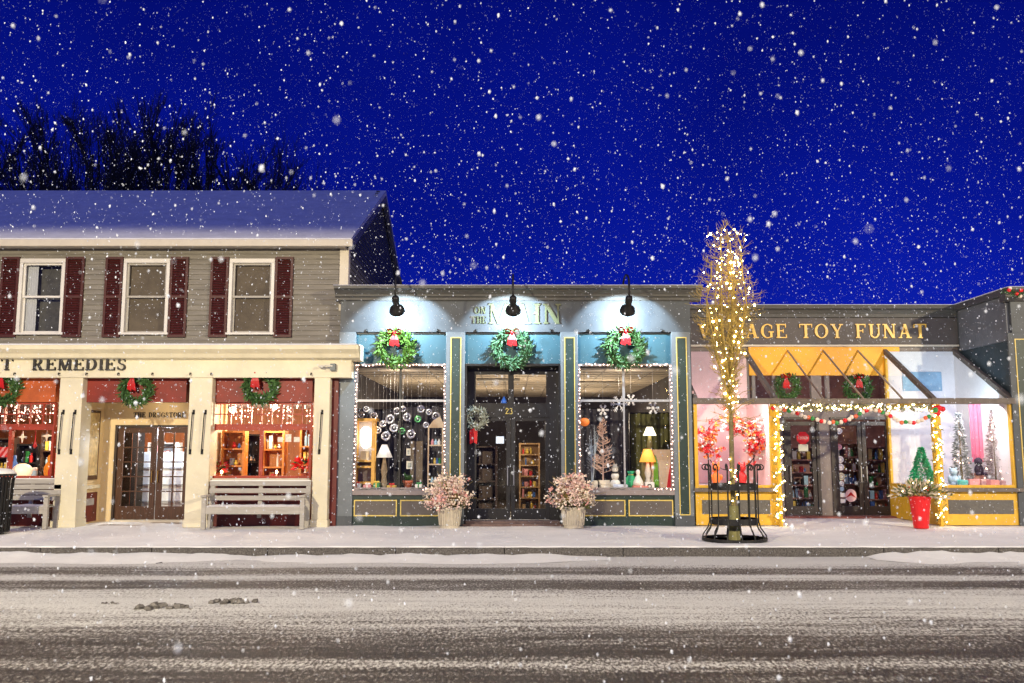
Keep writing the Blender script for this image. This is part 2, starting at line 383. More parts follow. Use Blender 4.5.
KERB = 15.6
def road_material():
    m = bpy.data.materials.new('slushy_road'); m.use_nodes = True; n = m.node_tree; L = n.links
    b = n.nodes['Principled BSDF']
    tc = n.nodes.new('ShaderNodeTexCoord'); sp = n.nodes.new('ShaderNodeSeparateXYZ'); L.new(tc.outputs['Object'], sp.inputs[0])
    # slow wander of the tracks
    mp0 = n.nodes.new('ShaderNodeMapping'); mp0.inputs['Scale'].default_value = (0.12, 0.5, 1); L.new(tc.outputs['Object'], mp0.inputs[0])
    n0 = n.nodes.new('ShaderNodeTexNoise'); n0.inputs['Scale'].default_value = 1.3; L.new(mp0.outputs[0], n0.inputs['Vector'])
    wob = n.nodes.new('ShaderNodeMath'); wob.operation = 'MULTIPLY_ADD'; wob.inputs[1].default_value = 0.30; wob.inputs[2].default_value = -0.15
    L.new(n0.outputs['Fac'], wob.inputs[0])
    add = n.nodes.new('ShaderNodeMath'); L.new(sp.outputs['Y'], add.inputs[0]); L.new(wob.outputs[0], add.inputs[1])
    div = n.nodes.new('ShaderNodeMath'); div.operation = 'DIVIDE'; div.inputs[1].default_value = 16.0; L.new(add.outputs[0], div.inputs[0])
    rp = n.nodes.new('ShaderNodeValToRGB'); el = rp.color_ramp.elements
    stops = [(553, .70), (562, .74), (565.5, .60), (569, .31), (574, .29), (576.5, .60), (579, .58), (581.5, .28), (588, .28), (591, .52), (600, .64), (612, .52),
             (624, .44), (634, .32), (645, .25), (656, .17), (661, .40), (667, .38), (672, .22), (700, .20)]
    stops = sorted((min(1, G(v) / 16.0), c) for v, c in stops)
    while len(el) < len(stops): el.new(0.5)
    for e, (p, c) in zip(el, stops): e.position = p; e.color = (c, c, c, 1)
    L.new(div.outputs[0], rp.inputs[0])
    def nz(scale, st, det, rough):
        mp = n.nodes.new('ShaderNodeMapping'); mp.inputs['Scale'].default_value = st; L.new(tc.outputs['Object'], mp.inputs[0])
        k = n.nodes.new('ShaderNodeTexNoise'); k.inputs['Scale'].default_value = scale; k.inputs['Detail'].default_value = det; k.inputs['Roughness'].default_value = rough
        L.new(mp.outputs[0], k.inputs['Vector']); return k
    a = nz(36, (1.0, 0.42, 1), 9, 0.78); c = nz(2.6, (0.14, 1.7, 1), 7, 0.68)
    def stretch(node, lo, hi):
        r_ = n.nodes.new('ShaderNodeMapRange'); r_.inputs['From Min'].default_value = lo; r_.inputs['From Max'].default_value = hi
        L.new(node.outputs['Fac'], r_.inputs['Value']); return r_
    a = stretch(a, .34, .66); c = stretch(c, .28, .72)
    mx = n.nodes.new('ShaderNodeMix'); mx.data_type = 'FLOAT'; mx.inputs[0].default_value = 0.34
    L.new(a.outputs[0], mx.inputs[2]); L.new(c.outputs[0], mx.inputs[3])
    su = n.nodes.new('ShaderNodeMath'); L.new(mx.outputs[0], su.inputs[0]); L.new(rp.outputs[0], su.inputs[1])
    mr = n.nodes.new('ShaderNodeMapRange'); mr.interpolation_type = 'SMOOTHSTEP'
    mr.inputs['From Min'].default_value = 0.62; mr.inputs['From Max'].default_value = 1.12
    L.new(su.outputs[0], mr.inputs['Value'])
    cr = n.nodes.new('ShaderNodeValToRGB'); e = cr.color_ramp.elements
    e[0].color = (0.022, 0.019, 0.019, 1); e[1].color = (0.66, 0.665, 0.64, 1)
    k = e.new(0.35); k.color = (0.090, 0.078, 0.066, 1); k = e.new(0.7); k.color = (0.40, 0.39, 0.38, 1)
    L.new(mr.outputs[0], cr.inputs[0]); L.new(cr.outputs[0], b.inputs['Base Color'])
    ro = n.nodes.new('ShaderNodeMapRange'); ro.inputs['To Min'].default_value = 0.45; ro.inputs['To Max'].default_value = 0.85
    L.new(mr.outputs[0], ro.inputs['Value']); L.new(ro.outputs[0], b.inputs['Roughness'])
    bp = n.nodes.new('ShaderNodeBump'); bp.inputs['Strength'].default_value = 0.7; bp.inputs['Distance'].default_value = 0.03
    L.new(su.outputs[0], bp.inputs['Height']); L.new(bp.outputs[0], b.inputs['Normal'])
    return m
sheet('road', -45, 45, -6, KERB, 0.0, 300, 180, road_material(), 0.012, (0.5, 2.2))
sheet('pavement', -45, 45, KERB + 0.16, 24.5, 0.155, 300, 60, mat('pavement_snow', (0.80, 0.81, 0.79), 0.75, 0.07, 1.6, 0.4, 12, stretch=(0.6, 1, 1)), 0.018, (0.7, 0.9))
# granite kerb with a snow lip on it
def kerb():
    m = mat('granite_kerb', (0.04, 0.037, 0.033), 0.8, 0.5, 40, 0.5, 60, col2=(0.15, 0.14, 0.13))
    mb = MB(); x = -45
    while x < 45:
        w = random.uniform(1.7, 2.3); mb.box(x, x + w - 0.012, KERB - 0.005, KERB + 0.17, -0.02, 0.146 + random.uniform(-.003, .003)); x += w
    o = mb.build('kerb', m, bevel=0.008); tag(o, kind='structure')
    mb = MB(); n = 500
    for i in range(n + 1):
        x = -22 + 44 * i / n
        e = KERB + 0.012 + 0.05 * (0.5 + mnoise.noise(Vector((x * 3.1, 1, 0)))) + 0.02 * mnoise.noise(Vector((x * 13, 4, 0)))
        t = 0.165 + 0.012 * mnoise.noise(Vector((x * 2.2, 7, 0)))
        mb.v += [(x, e, 0.150), (x, e + 0.012, t - .004), (x, e + 0.07, t + 0.004), (x, KERB + 0.24, 0.16)]
    for i in range(n):
        for j in range(3):
            a = i * 4 + j; mb.f.append((a, a + 4, a + 5, a + 1))
    o = mb.build('kerb_snow', snow, smooth=True); tag(o, kind='structure')
kerb()
# snow ploughed against the kerb, in humps
def bank(x0, x1, hs, seed):
    mb = MB(); n = int((x1 - x0) * 14); m = 10
    for i in range(n + 1):
        x = x0 + (x1 - x0) * i / n; q = i / n
        env = min(1, q * 6, (1 - q) * 5)
        h = hs * env * (0.35 + 0.65 * abs(mnoise.noise(Vector((x * 0.9, seed, 0))) * 1.6) + 0.15 * mnoise.noise(Vector((x * 5, seed, 3))))
        wd = 0.45 + 0.5 * env + 0.2 * mnoise.noise(Vector((x * .7, seed, 9)))
        for j in range(m + 1):
            r = j / m
            mb.v.append((x, KERB - 0.012 - wd * r, 0.004 + max(0, h * (1 - r) ** 1.6 + 0.012 * env * mnoise.noise(Vector((x * 6, r * 7, seed))) * (1 - r))))
    for i in range(n):
        for j in range(m):
            a = i * (m + 1) + j; mb.f.append((a, a + m + 1, a + m + 2, a + 1))
    o = mb.build('snow_bank', snow, smooth=True); tag(o, kind='stuff')
bank(-9.6, -4.2, 0.15, 1.0); bank(-4.6, 1.6, 0.07, 5.0); bank(6.0, 9.9, 0.17, 9.0)
# clods thrown up on the road
def clod(u, v, r, label, n=9):
    y = G(v); c = Vector((X(u, v, y), y, 0)); mb = MB()
    for k in range(n * 3):
        d = Vector((random.gauss(0, r * 1.3), random.gauss(0, r * 0.5), 0)); rr = r * random.choice((.12, .18, .25, .4, .5))
        mb.ball(c + d + Vector((0, 0, rr * 0.35)), rr, 7, 5, (1.2, 1, 0.7))
    for i, p in enumerate(mb.v):
        q = Vector(p); mb.v[i] = tuple(q + 0.35 * r * mnoise.noise_vector(q * 26))
    o = mb.build('snow_clod', mat('dirty_snow', (0.06, 0.053, 0.048), 0.85, 0.4, 18, 0.4, 30, col2=(0.20, 0.19, 0.175)), base=c)
    tag(o, label, 'snow clod')
clod(163, 608, 0.105, 'biggest dirty clod of snow lying on the road', 12)
clod(234, 603, 0.085, 'dirty snow clod on the road nearest the kerb side bench', 10)
clod(109, 604, 0.045, 'small dirty snow crumb on the road closest to the litter bin', 6)
clod(186, 609, 0.05, 'low crumbled snow lump just beside the biggest clod', 6)
clod(160, 563.5, 0.035, 'tiny dark snow crumb near the ploughed snow by the kerb', 5)

# ================================================================== DRUGSTORE
Y0 = 20.0            # the line of the shop fronts
ZB = 0.15
def room(parent, x0, x1, y0, y1, z0, z1, wall_m, floor_m, ceil_m, name='shop_room'):
    mb = MB(); mb.box(x0, x1, y1, y1 + .05, z0, z1); mb.box(x0 - .05, x0, y0, y1 + .05, z0, z1); mb.box(x1, x1 + .05, y0, y1 + .05, z0, z1)
    r = mb.build(name, wall_m, parent)
    MB().box(x0, x1, y0, y1, z0 - .05, z0).build('room_floor', floor_m, r)
    MB().box(x0, x1, y0, y1, z1, z1 + .05).build('room_ceiling', ceil_m, r)
    return r
def grid_frame(mb, x0, x1, z0, z1, y0, y1, nx, nz, w, edge=None):
    e = edge or w
    mb.box(x0, x0 + e, y0, y1, z0, z1); mb.box(x1 - e, x1, y0, y1, z0, z1)
    mb.box(x0 + e, x1 - e, y0, y1, z0, z0 + e); mb.box(x0 + e, x1 - e, y0, y1, z1 - e, z1)
    for i in range(1, nx):
        x = x0 + (x1 - x0) * i / nx; mb.box(x - w / 2, x + w / 2, y0 + .003, y1 - .003, z0 + e, z1 - e)
    for j in range(1, nz):
        z = z0 + (z1 - z0) * j / nz; mb.box(x0 + e, x1 - e, y0 + .006, y1 - .006, z - w / 2, z + w / 2)
    return mb
def sheet_pane(parent, x0, x1, z0, z1, y, m=pane, name='pane'):
    return MB().add([(x0, y, z0), (x1, y, z0), (x1, y, z1), (x0, y, z1)], [(0, 1, 2, 3)]).build(name, m, parent)

D = thing('drugstore', 'two storey taupe drugstore with cream shop front, red bands and maroon shutters', 'building', (X(180, 480, 20), Y0, ZB))
YU = 20.3                                # upper wall face
XR = X(347, 290, YU)                     # right corner
XL = -17.0
ZE = Z(246, YU)                          # top of siding
ZC = Z(343, 19.5)
wx = [(19, 65), (123, 169.5), (229, 274.5)]
win = [(X(a, 298, YU), X(b, 298, YU), Z(335, YU), Z(259, YU)) for a, b in wx]
sh_ = [((1, 19), (65, 84)), ((105, 122.5), (170, 188)), ((210.5, 228.5), (275, 293))]
# clapboard siding, board by board round the windows
mb = MB(); z = 3.2; step = 0.118
while z < ZE:
    segs = [(XL, XR)]
    for a, b, c, d in win:
        if z + step > c + .04 and z < d - .04:
            segs = [s2 for s in segs for s2 in ((s[0], min(s[1], a + .03)), (max(s[0], b - .03), s[1])) if s2[1] > s2[0]]
    for a, b in segs:
        mb.yz([(YU - .026, z), (YU - .006, z + step), (YU + .05, z + step), (YU + .05, z)], a, b)
    z += step
mb.build('siding', taupe, D)
mb = MB(); mb.holes(XL, XR, 0.2, ZE, YU + .06, YU + .16, [(a + .04, b - .04, c + .04, d - .04) for a, b, c, d in win] + [(XL + 1, XR - .2, 0.0, 2.95)])
mb.box(XL, XL + .1, YU + .16, 30.2, ZB, ZE); mb.box(XL, XR, 30.2, 30.3, ZB, ZE)
mb.build('wall', taupe, D)
ZR = Z(190.5, 25.25)
gab = MB(); zz = ZB                       # gable side clad in boards too
def gy(z):                                # half width of the gable at height z
    return (20.3, 30.3) if z <= ZE else (20.3 + (z - ZE) / (ZR - ZE) * 4.95, 30.3 - (z - ZE) / (ZR - ZE) * 5.05)
while zz < ZR - .15:
    a, b = gy(zz + .06); gab.add([(XR + .012, a, zz), (XR + .012, b, zz), (XR - .008, b, zz + .12), (XR - .008, a, zz + .12), (XR - .1, a, zz), (XR - .1, b, zz), (XR - .1, b, zz + .12), (XR - .1, a, zz + .12)],
            [(0, 1, 2, 3), (0, 4, 5, 1), (2, 6, 7, 3), (4, 7, 6, 5), (0, 3, 7, 4), (1, 5, 6, 2)]); zz += .12
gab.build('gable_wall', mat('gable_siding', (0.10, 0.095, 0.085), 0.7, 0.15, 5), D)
# roof: snow covered slopes with thickness
YE, ZEV = 19.95, Z(238, 19.95)
XO = XR + 0.14
rf = MB().yz([(YE, ZEV), (25.25, ZR), (30.6, ZEV), (30.6, ZEV - .14), (25.25, ZR - .16), (YE, ZEV - .10)], XL - .3, XO).build('roof', roof_snow, D)
MB().yz([(YE - .006, ZEV - .105), (25.25, ZR - .165), (30.6, ZEV - .145), (30.6, ZEV - .30), (25.25, ZR - .34), (YE - .006, ZEV - .27)], XO - .06, XO + .012).build('rake_board', mat('rake_grey', (.16, .155, .16), .6, .1), D)
MB().box(XL, XO + .03, 19.93, 20.02, Z(246, 19.93), Z(239, 19.93)).build('gutter', trim_pale, D, bevel=.015)
MB().box(XL, XR - .02, 20.03, YU - .03, Z(246, 19.93) + .02, Z(246, 19.93) + .05).build('soffit', trim_pale, D)
mb = MB(); mb.box(XR - .17, XR + .03, YU - .05, YU + .0, Z(285, YU) - .6, Z(246, 19.93) + .02); mb.box(XR - .02, XR + .03, YU, YU + .16, Z(285, YU) - .6, Z(246, 19.93) + .02)
mb.build('corner_board', trim_pale, D)
# upper windows
blind = mat('roller_blind', (0.20, 0.175, 0.13), 0.8, 0.25, 2)
curt = mat('net_curtain', (0.62, 0.62, 0.60), 0.8, 0.1, 20, stretch=(6, 1, .4))
for k, (a, b, c, d) in enumerate(win):
    mb = MB(); e = .075
    mb.box(a, b, YU - .06, YU + .05, d - .10, d); mb.box(a - .03, b + .03, YU - .09, YU + .05, c, c + .05)
    mb.box(a, a + e, YU - .06, YU + .05, c + .05, d - .10); mb.box(b - e, b, YU - .06, YU + .05, c + .05, d - .10)
    w = mb.build('window', white_paint, D, bevel=.006)
    mb = MB(); m_ = (c + d) / 2 - .02
    grid_frame(mb, a + e, b - e, m_, d - .10, YU + .0, YU + .04, 1, 1, .045); grid_frame(mb, a + e, b - e, c + .05, m_ + .04, YU + .045, YU + .085, 1, 1, .045)
    mb.build('sash', white_paint if k == 0 else mat('dim_sash', (.34, .32, .28), .6, .1), w)
    sheet_pane(w, a + e, b - e, c + .05, d - .1, YU + .055, glass('upper_glass', (.8, .82, .85), .02) if k == 0 else dark_pane)
    if k == 0:
        mb = MB(); n = 18
        for i in range(n + 1):
            x = a + e + .27 * i / n; mb.v += [(x, YU + .12 + .02 * math.sin(i * 1.9), c + .06), (x, YU + .12 + .012 * math.sin(i * 1.9), d - .10)]
        mb.f = [(2 * i, 2 * i + 2, 2 * i + 3, 2 * i + 1) for i in range(n)]
        mb.build('curtain', curt, w, smooth=True)
        MB().box(a, b, YU + .30, YU + .33, c, d).build('dim_backdrop', mat('backdrop_grey', (.11, .105, .085), .8, .3), w)  # grey backdrop near the glass, the room's dimness put into its colour
    else:
        MB().box(a + e, b - e, YU + .10, YU + .105, c + .05, d - .1).build('roller_blind', blind, w)
    for (p, q) in sh_[k]:
        x0, x1 = X(p, 298, YU), X(q, 298, YU); z0, z1 = Z(337.5, YU), Z(257.5, YU)
        mb = MB(); s = .055
        mb.box(x0, x0 + s, YU - .075, YU - .03, z0, z1); mb.box(x1 - s, x1, YU - .075, YU - .03, z0, z1)
        zm = (z0 + z1) / 2
        for zz in (z0, zm - s / 2, z1 - s): mb.box(x0 + s, x1 - s, YU - .074, YU - .031, zz, zz + s)
        for lo, hi in ((z0 + s, zm - s / 2), (zm + s / 2, z1 - s)):
            n = 15
            for i in range(n):
                za = lo + (hi - lo) * i / n; mb.yz([(YU - .070, za), (YU - .066, za + .008), (YU - .036, za + .05), (YU - .040, za + .042)], x0 + s, x1 - s)
        mb.build('shutter', maroon, D)
# cornice and frieze of the shop front
XC = X(358.5, 350, 19.35)
prof = [(19.62, Z(358, 19.35) - .02), (19.50, Z(357, 19.35)), (19.46, Z(353, 19.35)), (19.36, Z(349, 19.35)), (19.35, Z(345, 19.35)), (20.26, Z(345, 19.35) + .05), (20.26, Z(358, 19.35) - .02)]
co = MB().yz(prof, XL, XC - .06).build('cornice', cream, D)
ZCT = Z(345, 19.35)
MB().yz([(19.34, ZCT + .002), (19.345, ZCT + .03), (20.2, ZCT + .085), (20.2, ZCT + .052)], XL, XC - .04).build('cornice_snow', roof_snow, co, smooth=False)
MB().yz([(19.60, Z(358, 19.35) - .02), (19.48, Z(357, 19.35)), (19.44, Z(353, 19.35)), (19.34, Z(349, 19.35)), (19.33, Z(345, 19.35)), (20.0, ZCT + .04), (20.0, Z(358, 19.35) - .02)], XC - .059, XC).build('cornice_end', cream, co)
XF = X(351, 368, 19.62)
MB().box(XL, XF, 19.62, 20.2, Z(377.5, 19.62), Z(358, 19.35) - .022).build('frieze', cream, D)
text(MB(), 'T  REMEDIES', X(1.5, 364, 19.6), X(126.5, 364, 19.6), Z(370.2, 19.6), Z(358.2, 19.6) - Z(370.2, 19.6), 19.618, .05).build('sign_lettering', black_letter, D)
for u in (14, 58.5, 86, 118, 152, 190, 211, 311):
    c = P(u, 373, 19.56)
    MB().tube([c + Vector((0, .06, 0)), c, c + Vector((0, -.01, -.05))], .014, 6).build('awning_hook', iron, D)
mb = MB(); c = P(333.5, 367.5, 19.58); mb.box(c.x - .06, c.x + .05, 19.50, 19.62, c.z - .07, c.z + .08)
mb.build('meter_box', mat('grey_box', (.12, .14, .15), .5, .1), D)
mb = MB(); c = P(322, 366.5, 19.5); mb.tube([c + Vector((.24, .02, .01)), c + Vector((.1, -.04, .02)), c], .018, 6); mb.ball(c + Vector((-.02, 0, 0)), .04, 8, 5, (1.6, 1, .8))
mb.build('floodlight', mat('pale_metal', (.6, .58, .5), .4, .1), D)
# pillars
Zt = Z(377.5, 19.62) + .002
for a, b in ((55.5, 78.5), (186.5, 209.5), (312.5, 328.3)):
    x0, x1 = X(a, 450, 19.62), X(b, 450, 19.62)
    p = MB().box(x0, x1, 19.64, 20.12, ZB, Zt).build('pillar', cream, D, bevel=.012)
    MB().box(x0 - .02, x1 + .02, 19.61, 20.12, ZB, ZB + .16).build('plinth', cream, p, bevel=.01)
    for fx in ((.24, .76) if b - a > 18 else (.55,)):
        xx = x0 + (x1 - x0) * fx; zt, zb = Z(412, 19.6), Z(452, 19.6)
        mb = MB(); mb.tube([(xx, 19.63, zt), (xx - .01, 19.57, zt - .01), (xx - .025, 19.57, (zt + zb) / 2), (xx - .045, 19.58, zb + .04), (xx - .045, 19.63, zb)], .013, 6)
        mb.box(xx - .02, xx + .02, 19.618, 19.64, zt - .05, zt + .05); mb.box(xx - .07, xx - .02, 19.618, 19.64, zb - .05, zb + .06)
        mb.build('awning_rod', iron, p)
xa, xb = X(328.6, 450, 19.8), X(337, 450, 19.85)
MB().box(xa, xb, 19.86, 20.1, ZB, Zt).build('downpipe_strip', dark_red, D)

Z402, Z425, Z478 = Z(402.5, Y0), Z(426, Y0), Z(478, Y0)
def drug_window(u0, u1, mull, band_m, nx, right_end):
    x0, x1 = X(u0, 450, Y0), X(u1, 450, Y0)
    MB().box(x0, x1, 19.86, 20.06, Z402, Zt).build('fascia_panel', band_m, D)
    mb = MB(); grid_frame(mb, x0, x1, Z425, Z402 - .004, 19.92, 20.0, nx, 2, .022, .04); w = mb.build('transom_window', red_frame, D)
    sheet_pane(w, x0, x1, Z425, Z402, 19.97)
    mb = MB(); e = .05
    mb.box(x0, x0 + e, 19.90, 20.02, Z478, Z425 - .003); mb.box(x1 - e, x1, 19.90, 20.02, Z478, Z425 - .003)
    mb.box(x0 + e, x1 - e, 19.90, 20.02, Z425 - .09, Z425 - .003); mb.box(x0 + e, x1 - e, 19.90, 20.02, Z478, Z478 + .05)
    xm = X(mull, 450, 19.95); mb.box(xm - .035, xm + .035, 19.905, 20.015, Z478 + .05, Z425 - .09)
    w = mb.build('shop_window', red_frame, D); sheet_pane(w, x0, x1, Z478, Z425, 19.98)
    MB().box(x0 - .0, x1, 19.80, 20.06, Z478 - .09, Z478 - .003).build('sill', trim_pale, D)
    MB().box(x0, x1, 19.9, 20.05, ZB, Z478 - .093).build('bulkhead', dark_red, D)
    MB().box(x0, x1, 20.06, 20.95, Z478 - .10, Z478 - .05).build('display_shelf', wood_orange, D)
drug_window(-60, 55.2, 10.5, orange_panel, 9, True)
drug_window(209.8, 312.2, 261.5, red_panel, 10, True)
xo = X(-60, 450, Y0)
MB().box(xo - .5, xo - .002, 19.64, 20.12, ZB, Zt).build('pillar', cream, D, bevel=.012)
MB().box(XL, xo - .502, 19.88, 20.1, ZB, Zt).build('end_wall', cream_dim, D)
# recessed entry
xe0, xe1 = X(79, 450, Y0), X(186, 450, Y0)
YDR = 21.1
MB().box(xe0, xe1, 19.86, 20.06, Z402, Zt).build('fascia_panel', red_panel, D)
zd = Z(425, YDR)
MB().box(xe0 - .3, xe1 + .4, 20.07, YDR + .1, Z402 + .05, Z402 + .12).build('porch_ceiling', cream_dim, D)
xd0, xd1 = X(113.5, 470, YDR), X(191, 470, YDR)
mb = MB(); mb.box(xe0 - .2, xe1 + .5, YDR, YDR + .12, zd, Z402 + .05); mb.box(xe0 - .2, xd0, YDR, YDR + .12, ZB, zd); mb.box(xd1, xe1 + .5, YDR, YDR + .12, ZB, zd)
mb.build('entry_wall', cream_dim, D)
text(MB(), 'THE DRUGSTORE', X(134, 414, YDR), X(185.5, 414, YDR), Z(417.3, YDR), Z(412.4, YDR) - Z(417.3, YDR), YDR - .002, .02).build('entry_lettering', black_letter, D)
MB().box(xe1 + .34, xe1 + .44, 20.1, YDR, ZB, Z402 + .05).build('porch_side_wall', cream_dim, D)
# splayed side wall of the porch: glazed case above, red panel with grey plate below
sx = xe0 + .02
def side(y0, y1, v0, v1, t, name, m, parent=D):     # boxes on the left porch wall
    return MB().box(sx - .1, sx + t, y0, y1, v0, v1).build(name, m, parent)
side(20.12, YDR, ZB, Z402 + .05, 0, 'porch_side_wall', cream_dim)
zp0, zp1 = Z(480, 20.4), Z(410, 20.4)
pan = side(20.26, 20.86, zp0 - .0, zp1, .03, 'notice_case', brown_door)
MB().box(sx + .031, sx + .035, 20.32, 20.80, zp0 + .1, zp1 - .06).build('notice', mat('notice_paper', (.50, .38, .18), .6, .35, 9), pan)
pan = side(20.2, 20.9, ZB + .05, Z(493, 20.3), .03, 'side_panel', dark_red)
MB().box(sx + .031, sx + .036, 20.34, 20.74, ZB + .42, Z(499, 20.3)).build('grey_plate', mat('grey_plate', (.30, .29, .28), .6, .1), pan)
side(20.14, 20.95, Z(489, 20.3), Z(485.5, 20.3), .07, 'side_ledge', cream)
# double glazed doors
def french(x0, x1, name='door'):
    mb = MB(); st, z0, z1 = .13, ZB + .06, zd - .06
    mb.box(x0, x0 + st, YDR + .02, YDR + .07, z0, z1); mb.box(x1 - st, x1, YDR + .02, YDR + .07, z0, z1)
    mb.box(x0 + st, x1 - st, YDR + .02, YDR + .07, z0, z0 + .30); mb.box(x0 + st, x1 - st, YDR + .02, YDR + .07, z1 - .12, z1)
    d = mb.build(name, brown_door, D, bevel=.004)
    mb = MB(); a, b, c, e = x0 + st, x1 - st, z0 + .3, z1 - .12
    mb.box((a + b) / 2 - .014, (a + b) / 2 + .014, YDR + .025, YDR + .065, c, e)
    for j in range(1, 5):
        z = c + (e - c) * j / 5; mb.box(a, b, YDR + .028, YDR + .062, z - .013, z + .013)
    mb.build('glazing_bar', brown_door, d); sheet_pane(d, a, b, c, e, YDR + .045)
    return d
xm = (xd0 + xd1) / 2 + .08
d1 = french(xd0 + .06, xm - .012); d2 = french(xm + .012, xd1 - .06)
for d, x in ((d1, xm - .07), (d2, xm + .07)):
    MB().tube([(x, YDR + .02, 1.05), (x, YDR - .05, 1.06), (x, YDR - .05, 1.32), (x, YDR + .02, 1.33)], .012, 6).build('handle', mat('brass', (.45, .3, .08), .3, .1, metal=.9), d)
mb = MB(); mb.box(xd0, xd0 + .055, YDR - .02, YDR + .09, ZB, zd); mb.box(xd1 - .055, xd1, YDR - .02, YDR + .09, ZB, zd); mb.box(xd0 + .055, xd1 - .055, YDR - .02, YDR + .09, zd - .055, zd)
mb.build('door_frame', mat('dark_frame', (.03, .02, .016), .5, .2), D)
MB().box(xd0, xd1, YDR - .1, YDR + .1, ZB - .02, ZB + .055).build('threshold', trim_pale, D)
# inside
ceilm = mat('pink_ceiling', (.66, .58, .56), .8, .1)
wood_wall = mat('shop_wall_wood', (.30, .10, .03), .6, .3, 3, stretch=(3, 1, .5))
room(D, XL + .5, XR - .25, 20.2, 26.5, ZB, 3.02, wood_wall, mat('shop_floor', (.12, .06, .03), .4, .3), ceilm)
MB().box(xe0 - .12, xe0 - .06, 20.2, 23.2, ZB, 3.0).build('partition', wood_wall, D)

def lamp_in(loc, power, col=(1, .8, .55), r=.12, name='shop_fill_light'):
    d = bpy.data.lights.new(name, 'POINT'); d.energy = power; d.color = col; d.shadow_soft_size = r
    o = bpy.data.objects.new(name, d); COL.objects.link(o); o.location = loc; return o
globe = mat('lamp_globe', (1, .9, .7), .3, 0, emit=(1, .8, .55), estr=9)
def ceiling_lamp(x, y, z, power, label, group, col=(1, .8, .55), m=globe):
    t = thing('ceiling_lamp', label, 'lamp', (x, y, z), group)
    MB().tube([(x, y, z), (x, y, z - .12)], .012, 6).build('rod', iron, t)
    MB().ball((x, y, z - .2), .085, 12, 8).build('globe', m, t, smooth=True)
    l = lamp_in((x, y, z - .42), power, col, .08); 
for x, y, p in ((-10.6, 21.4, 55), (-9.3, 23.8, 45), (-7.1, 22.9, 60), (-5.6, 21.2, 55), (-4.6, 22.6, 50)):
    ceiling_lamp(x, y, 3.02, p * 2.9, 'round glass ceiling lamp glowing inside the drugstore behind the transom panes', 'ceiling lamps in the drugstore')

# shop goods -------------------------------------------------------
PALETTE = [mat('goods_%s' % n, c, .5, .1, emit=None) for n, c in
           (('white', (.75, .72, .68)), ('blue', (.05, .14, .42)), ('red', (.5, .02, .02)), ('green', (.03, .22, .06)), ('tan', (.5, .33, .15)),
            ('pink', (.6, .25, .27)), ('black', (.02, .02, .025)), ('sky', (.35, .55, .7)), ('yellow', (.7, .5, .08)))]
PN = ['white', 'blue', 'red', 'green', 'tan', 'pink', 'black', 'pale blue', 'yellow']
def shelf_unit(x0, x1, y0, y1, z0, z1, n, m, label, fill=True, name='shelf_unit', cat='shelf', back=True, seed=1):
    rnd = random.Random(seed)
    t = thing(name, label, cat, ((x0 + x1) / 2, y0, z0))
    for x in (x0, x1 - .05): MB().box(x, x + .05, y0, y1, z0, z1).build('upright', m, t)
    if back: MB().box(x0 + .05, x1 - .05, y1 - .02, y1, z0, z1).build('back_board', m, t)
    for k in range(n + 1):
        z = z0 + (z1 - z0 - .04) * k / n; MB().box(x0 + .05, x1 - .05, y0 + .005, y1 - .02, z, z + .035).build('board', m, t)
    if fill:
        k0 = 0
        for k in range(n):
            z = z0 + (z1 - z0 - .04) * k / n + .036; x = x0 + .09; hmax = (z1 - z0) / n - .06
            mbs = {}
            while x < x1 - .15:
                w = rnd.uniform(.05, .13); h = hmax * rnd.uniform(.45, .97); mb = mbs.setdefault(rnd.randrange(len(PALETTE)), MB()); q = rnd.random()
                if q < .35: mb.box(x, x + w * .85, y0 + .03, y0 + rnd.uniform(.1, .18), z, z + h)
                elif q < .65: mb.lathe(x + w * .4, y0 + .09, [(w * .36, z), (w * .38, z + h * .65), (w * .15, z + h * .8), (w * .17, z + h)], 9)
                elif q < .85: mb.ball((x + w * .4, y0 + .1, z + w * .42), w * .42, 9, 6); mb.ball((x + w * .4, y0 + .09, z + w * .95), w * .26, 8, 5)
                else: x += w * .2
                x += w + rnd.uniform(.002, .015)
            for i, mb in mbs.items():
                if mb.v: mb.build('stock', PALETTE[i], t)['kind'] = 'stuff'
    return t
DZ = Z478 - .047
zfl = ZB
shelf_unit(X(223, 460, 20.9), X(246, 460, 20.9), 20.75, 21.05, DZ - .5, Z(431, 20.8), 4, wood_orange, 'glowing orange wooden shelf unit of small goods behind the drugstore bench window', seed=3)
shelf_unit(X(206, 460, 21.2), X(222, 460, 21.2), 20.98, 21.3, DZ - .5, Z(416, 21), 5, wood_orange, 'tall narrow orange cupboard under the round clock in the drugstore window', seed=4)
shelf_unit(X(264, 460, 21.6), X(286, 460, 21.6), 21.4, 21.75, DZ - .6, Z(431, 21.5), 4, wood_orange, 'orange wooden bookcase beyond the paper notes in the drugstore window', seed=5)
shelf_unit(X(301, 460, 21.9), X(322, 460, 21.9), 21.7, 22.0, ZB, Z(428, 21.8), 5, wood_orange, 'reddish wooden rack behind the poinsettia nearest the drugstore end pillar', seed=6)
shelf_unit(X(247, 460, 22.5), X(263, 460, 22.5), 22.3, 22.7, ZB, Z(434, 22.4), 3, black_paint, 'black display fridge with blue items deep inside the drugstore', name='display_fridge', cat='fridge', seed=11)
shelf_unit(X(150, 460, 24), X(178, 460, 24), 23.8, 24.3, ZB, 2.0, 4, mat('pale_counter', (.55, .62, .70), .5, .1), 'pale blue shelving seen through the drugstore doors', seed=8)
shelf_unit(X(180, 460, 23), X(200, 460, 23), 22.8, 23.3, ZB, 1.6, 3, mat('pale_counter', (.55, .62, .70), .5, .1), 'low pale counter just inside the drugstore door', name='counter', cat='counter', seed=9)
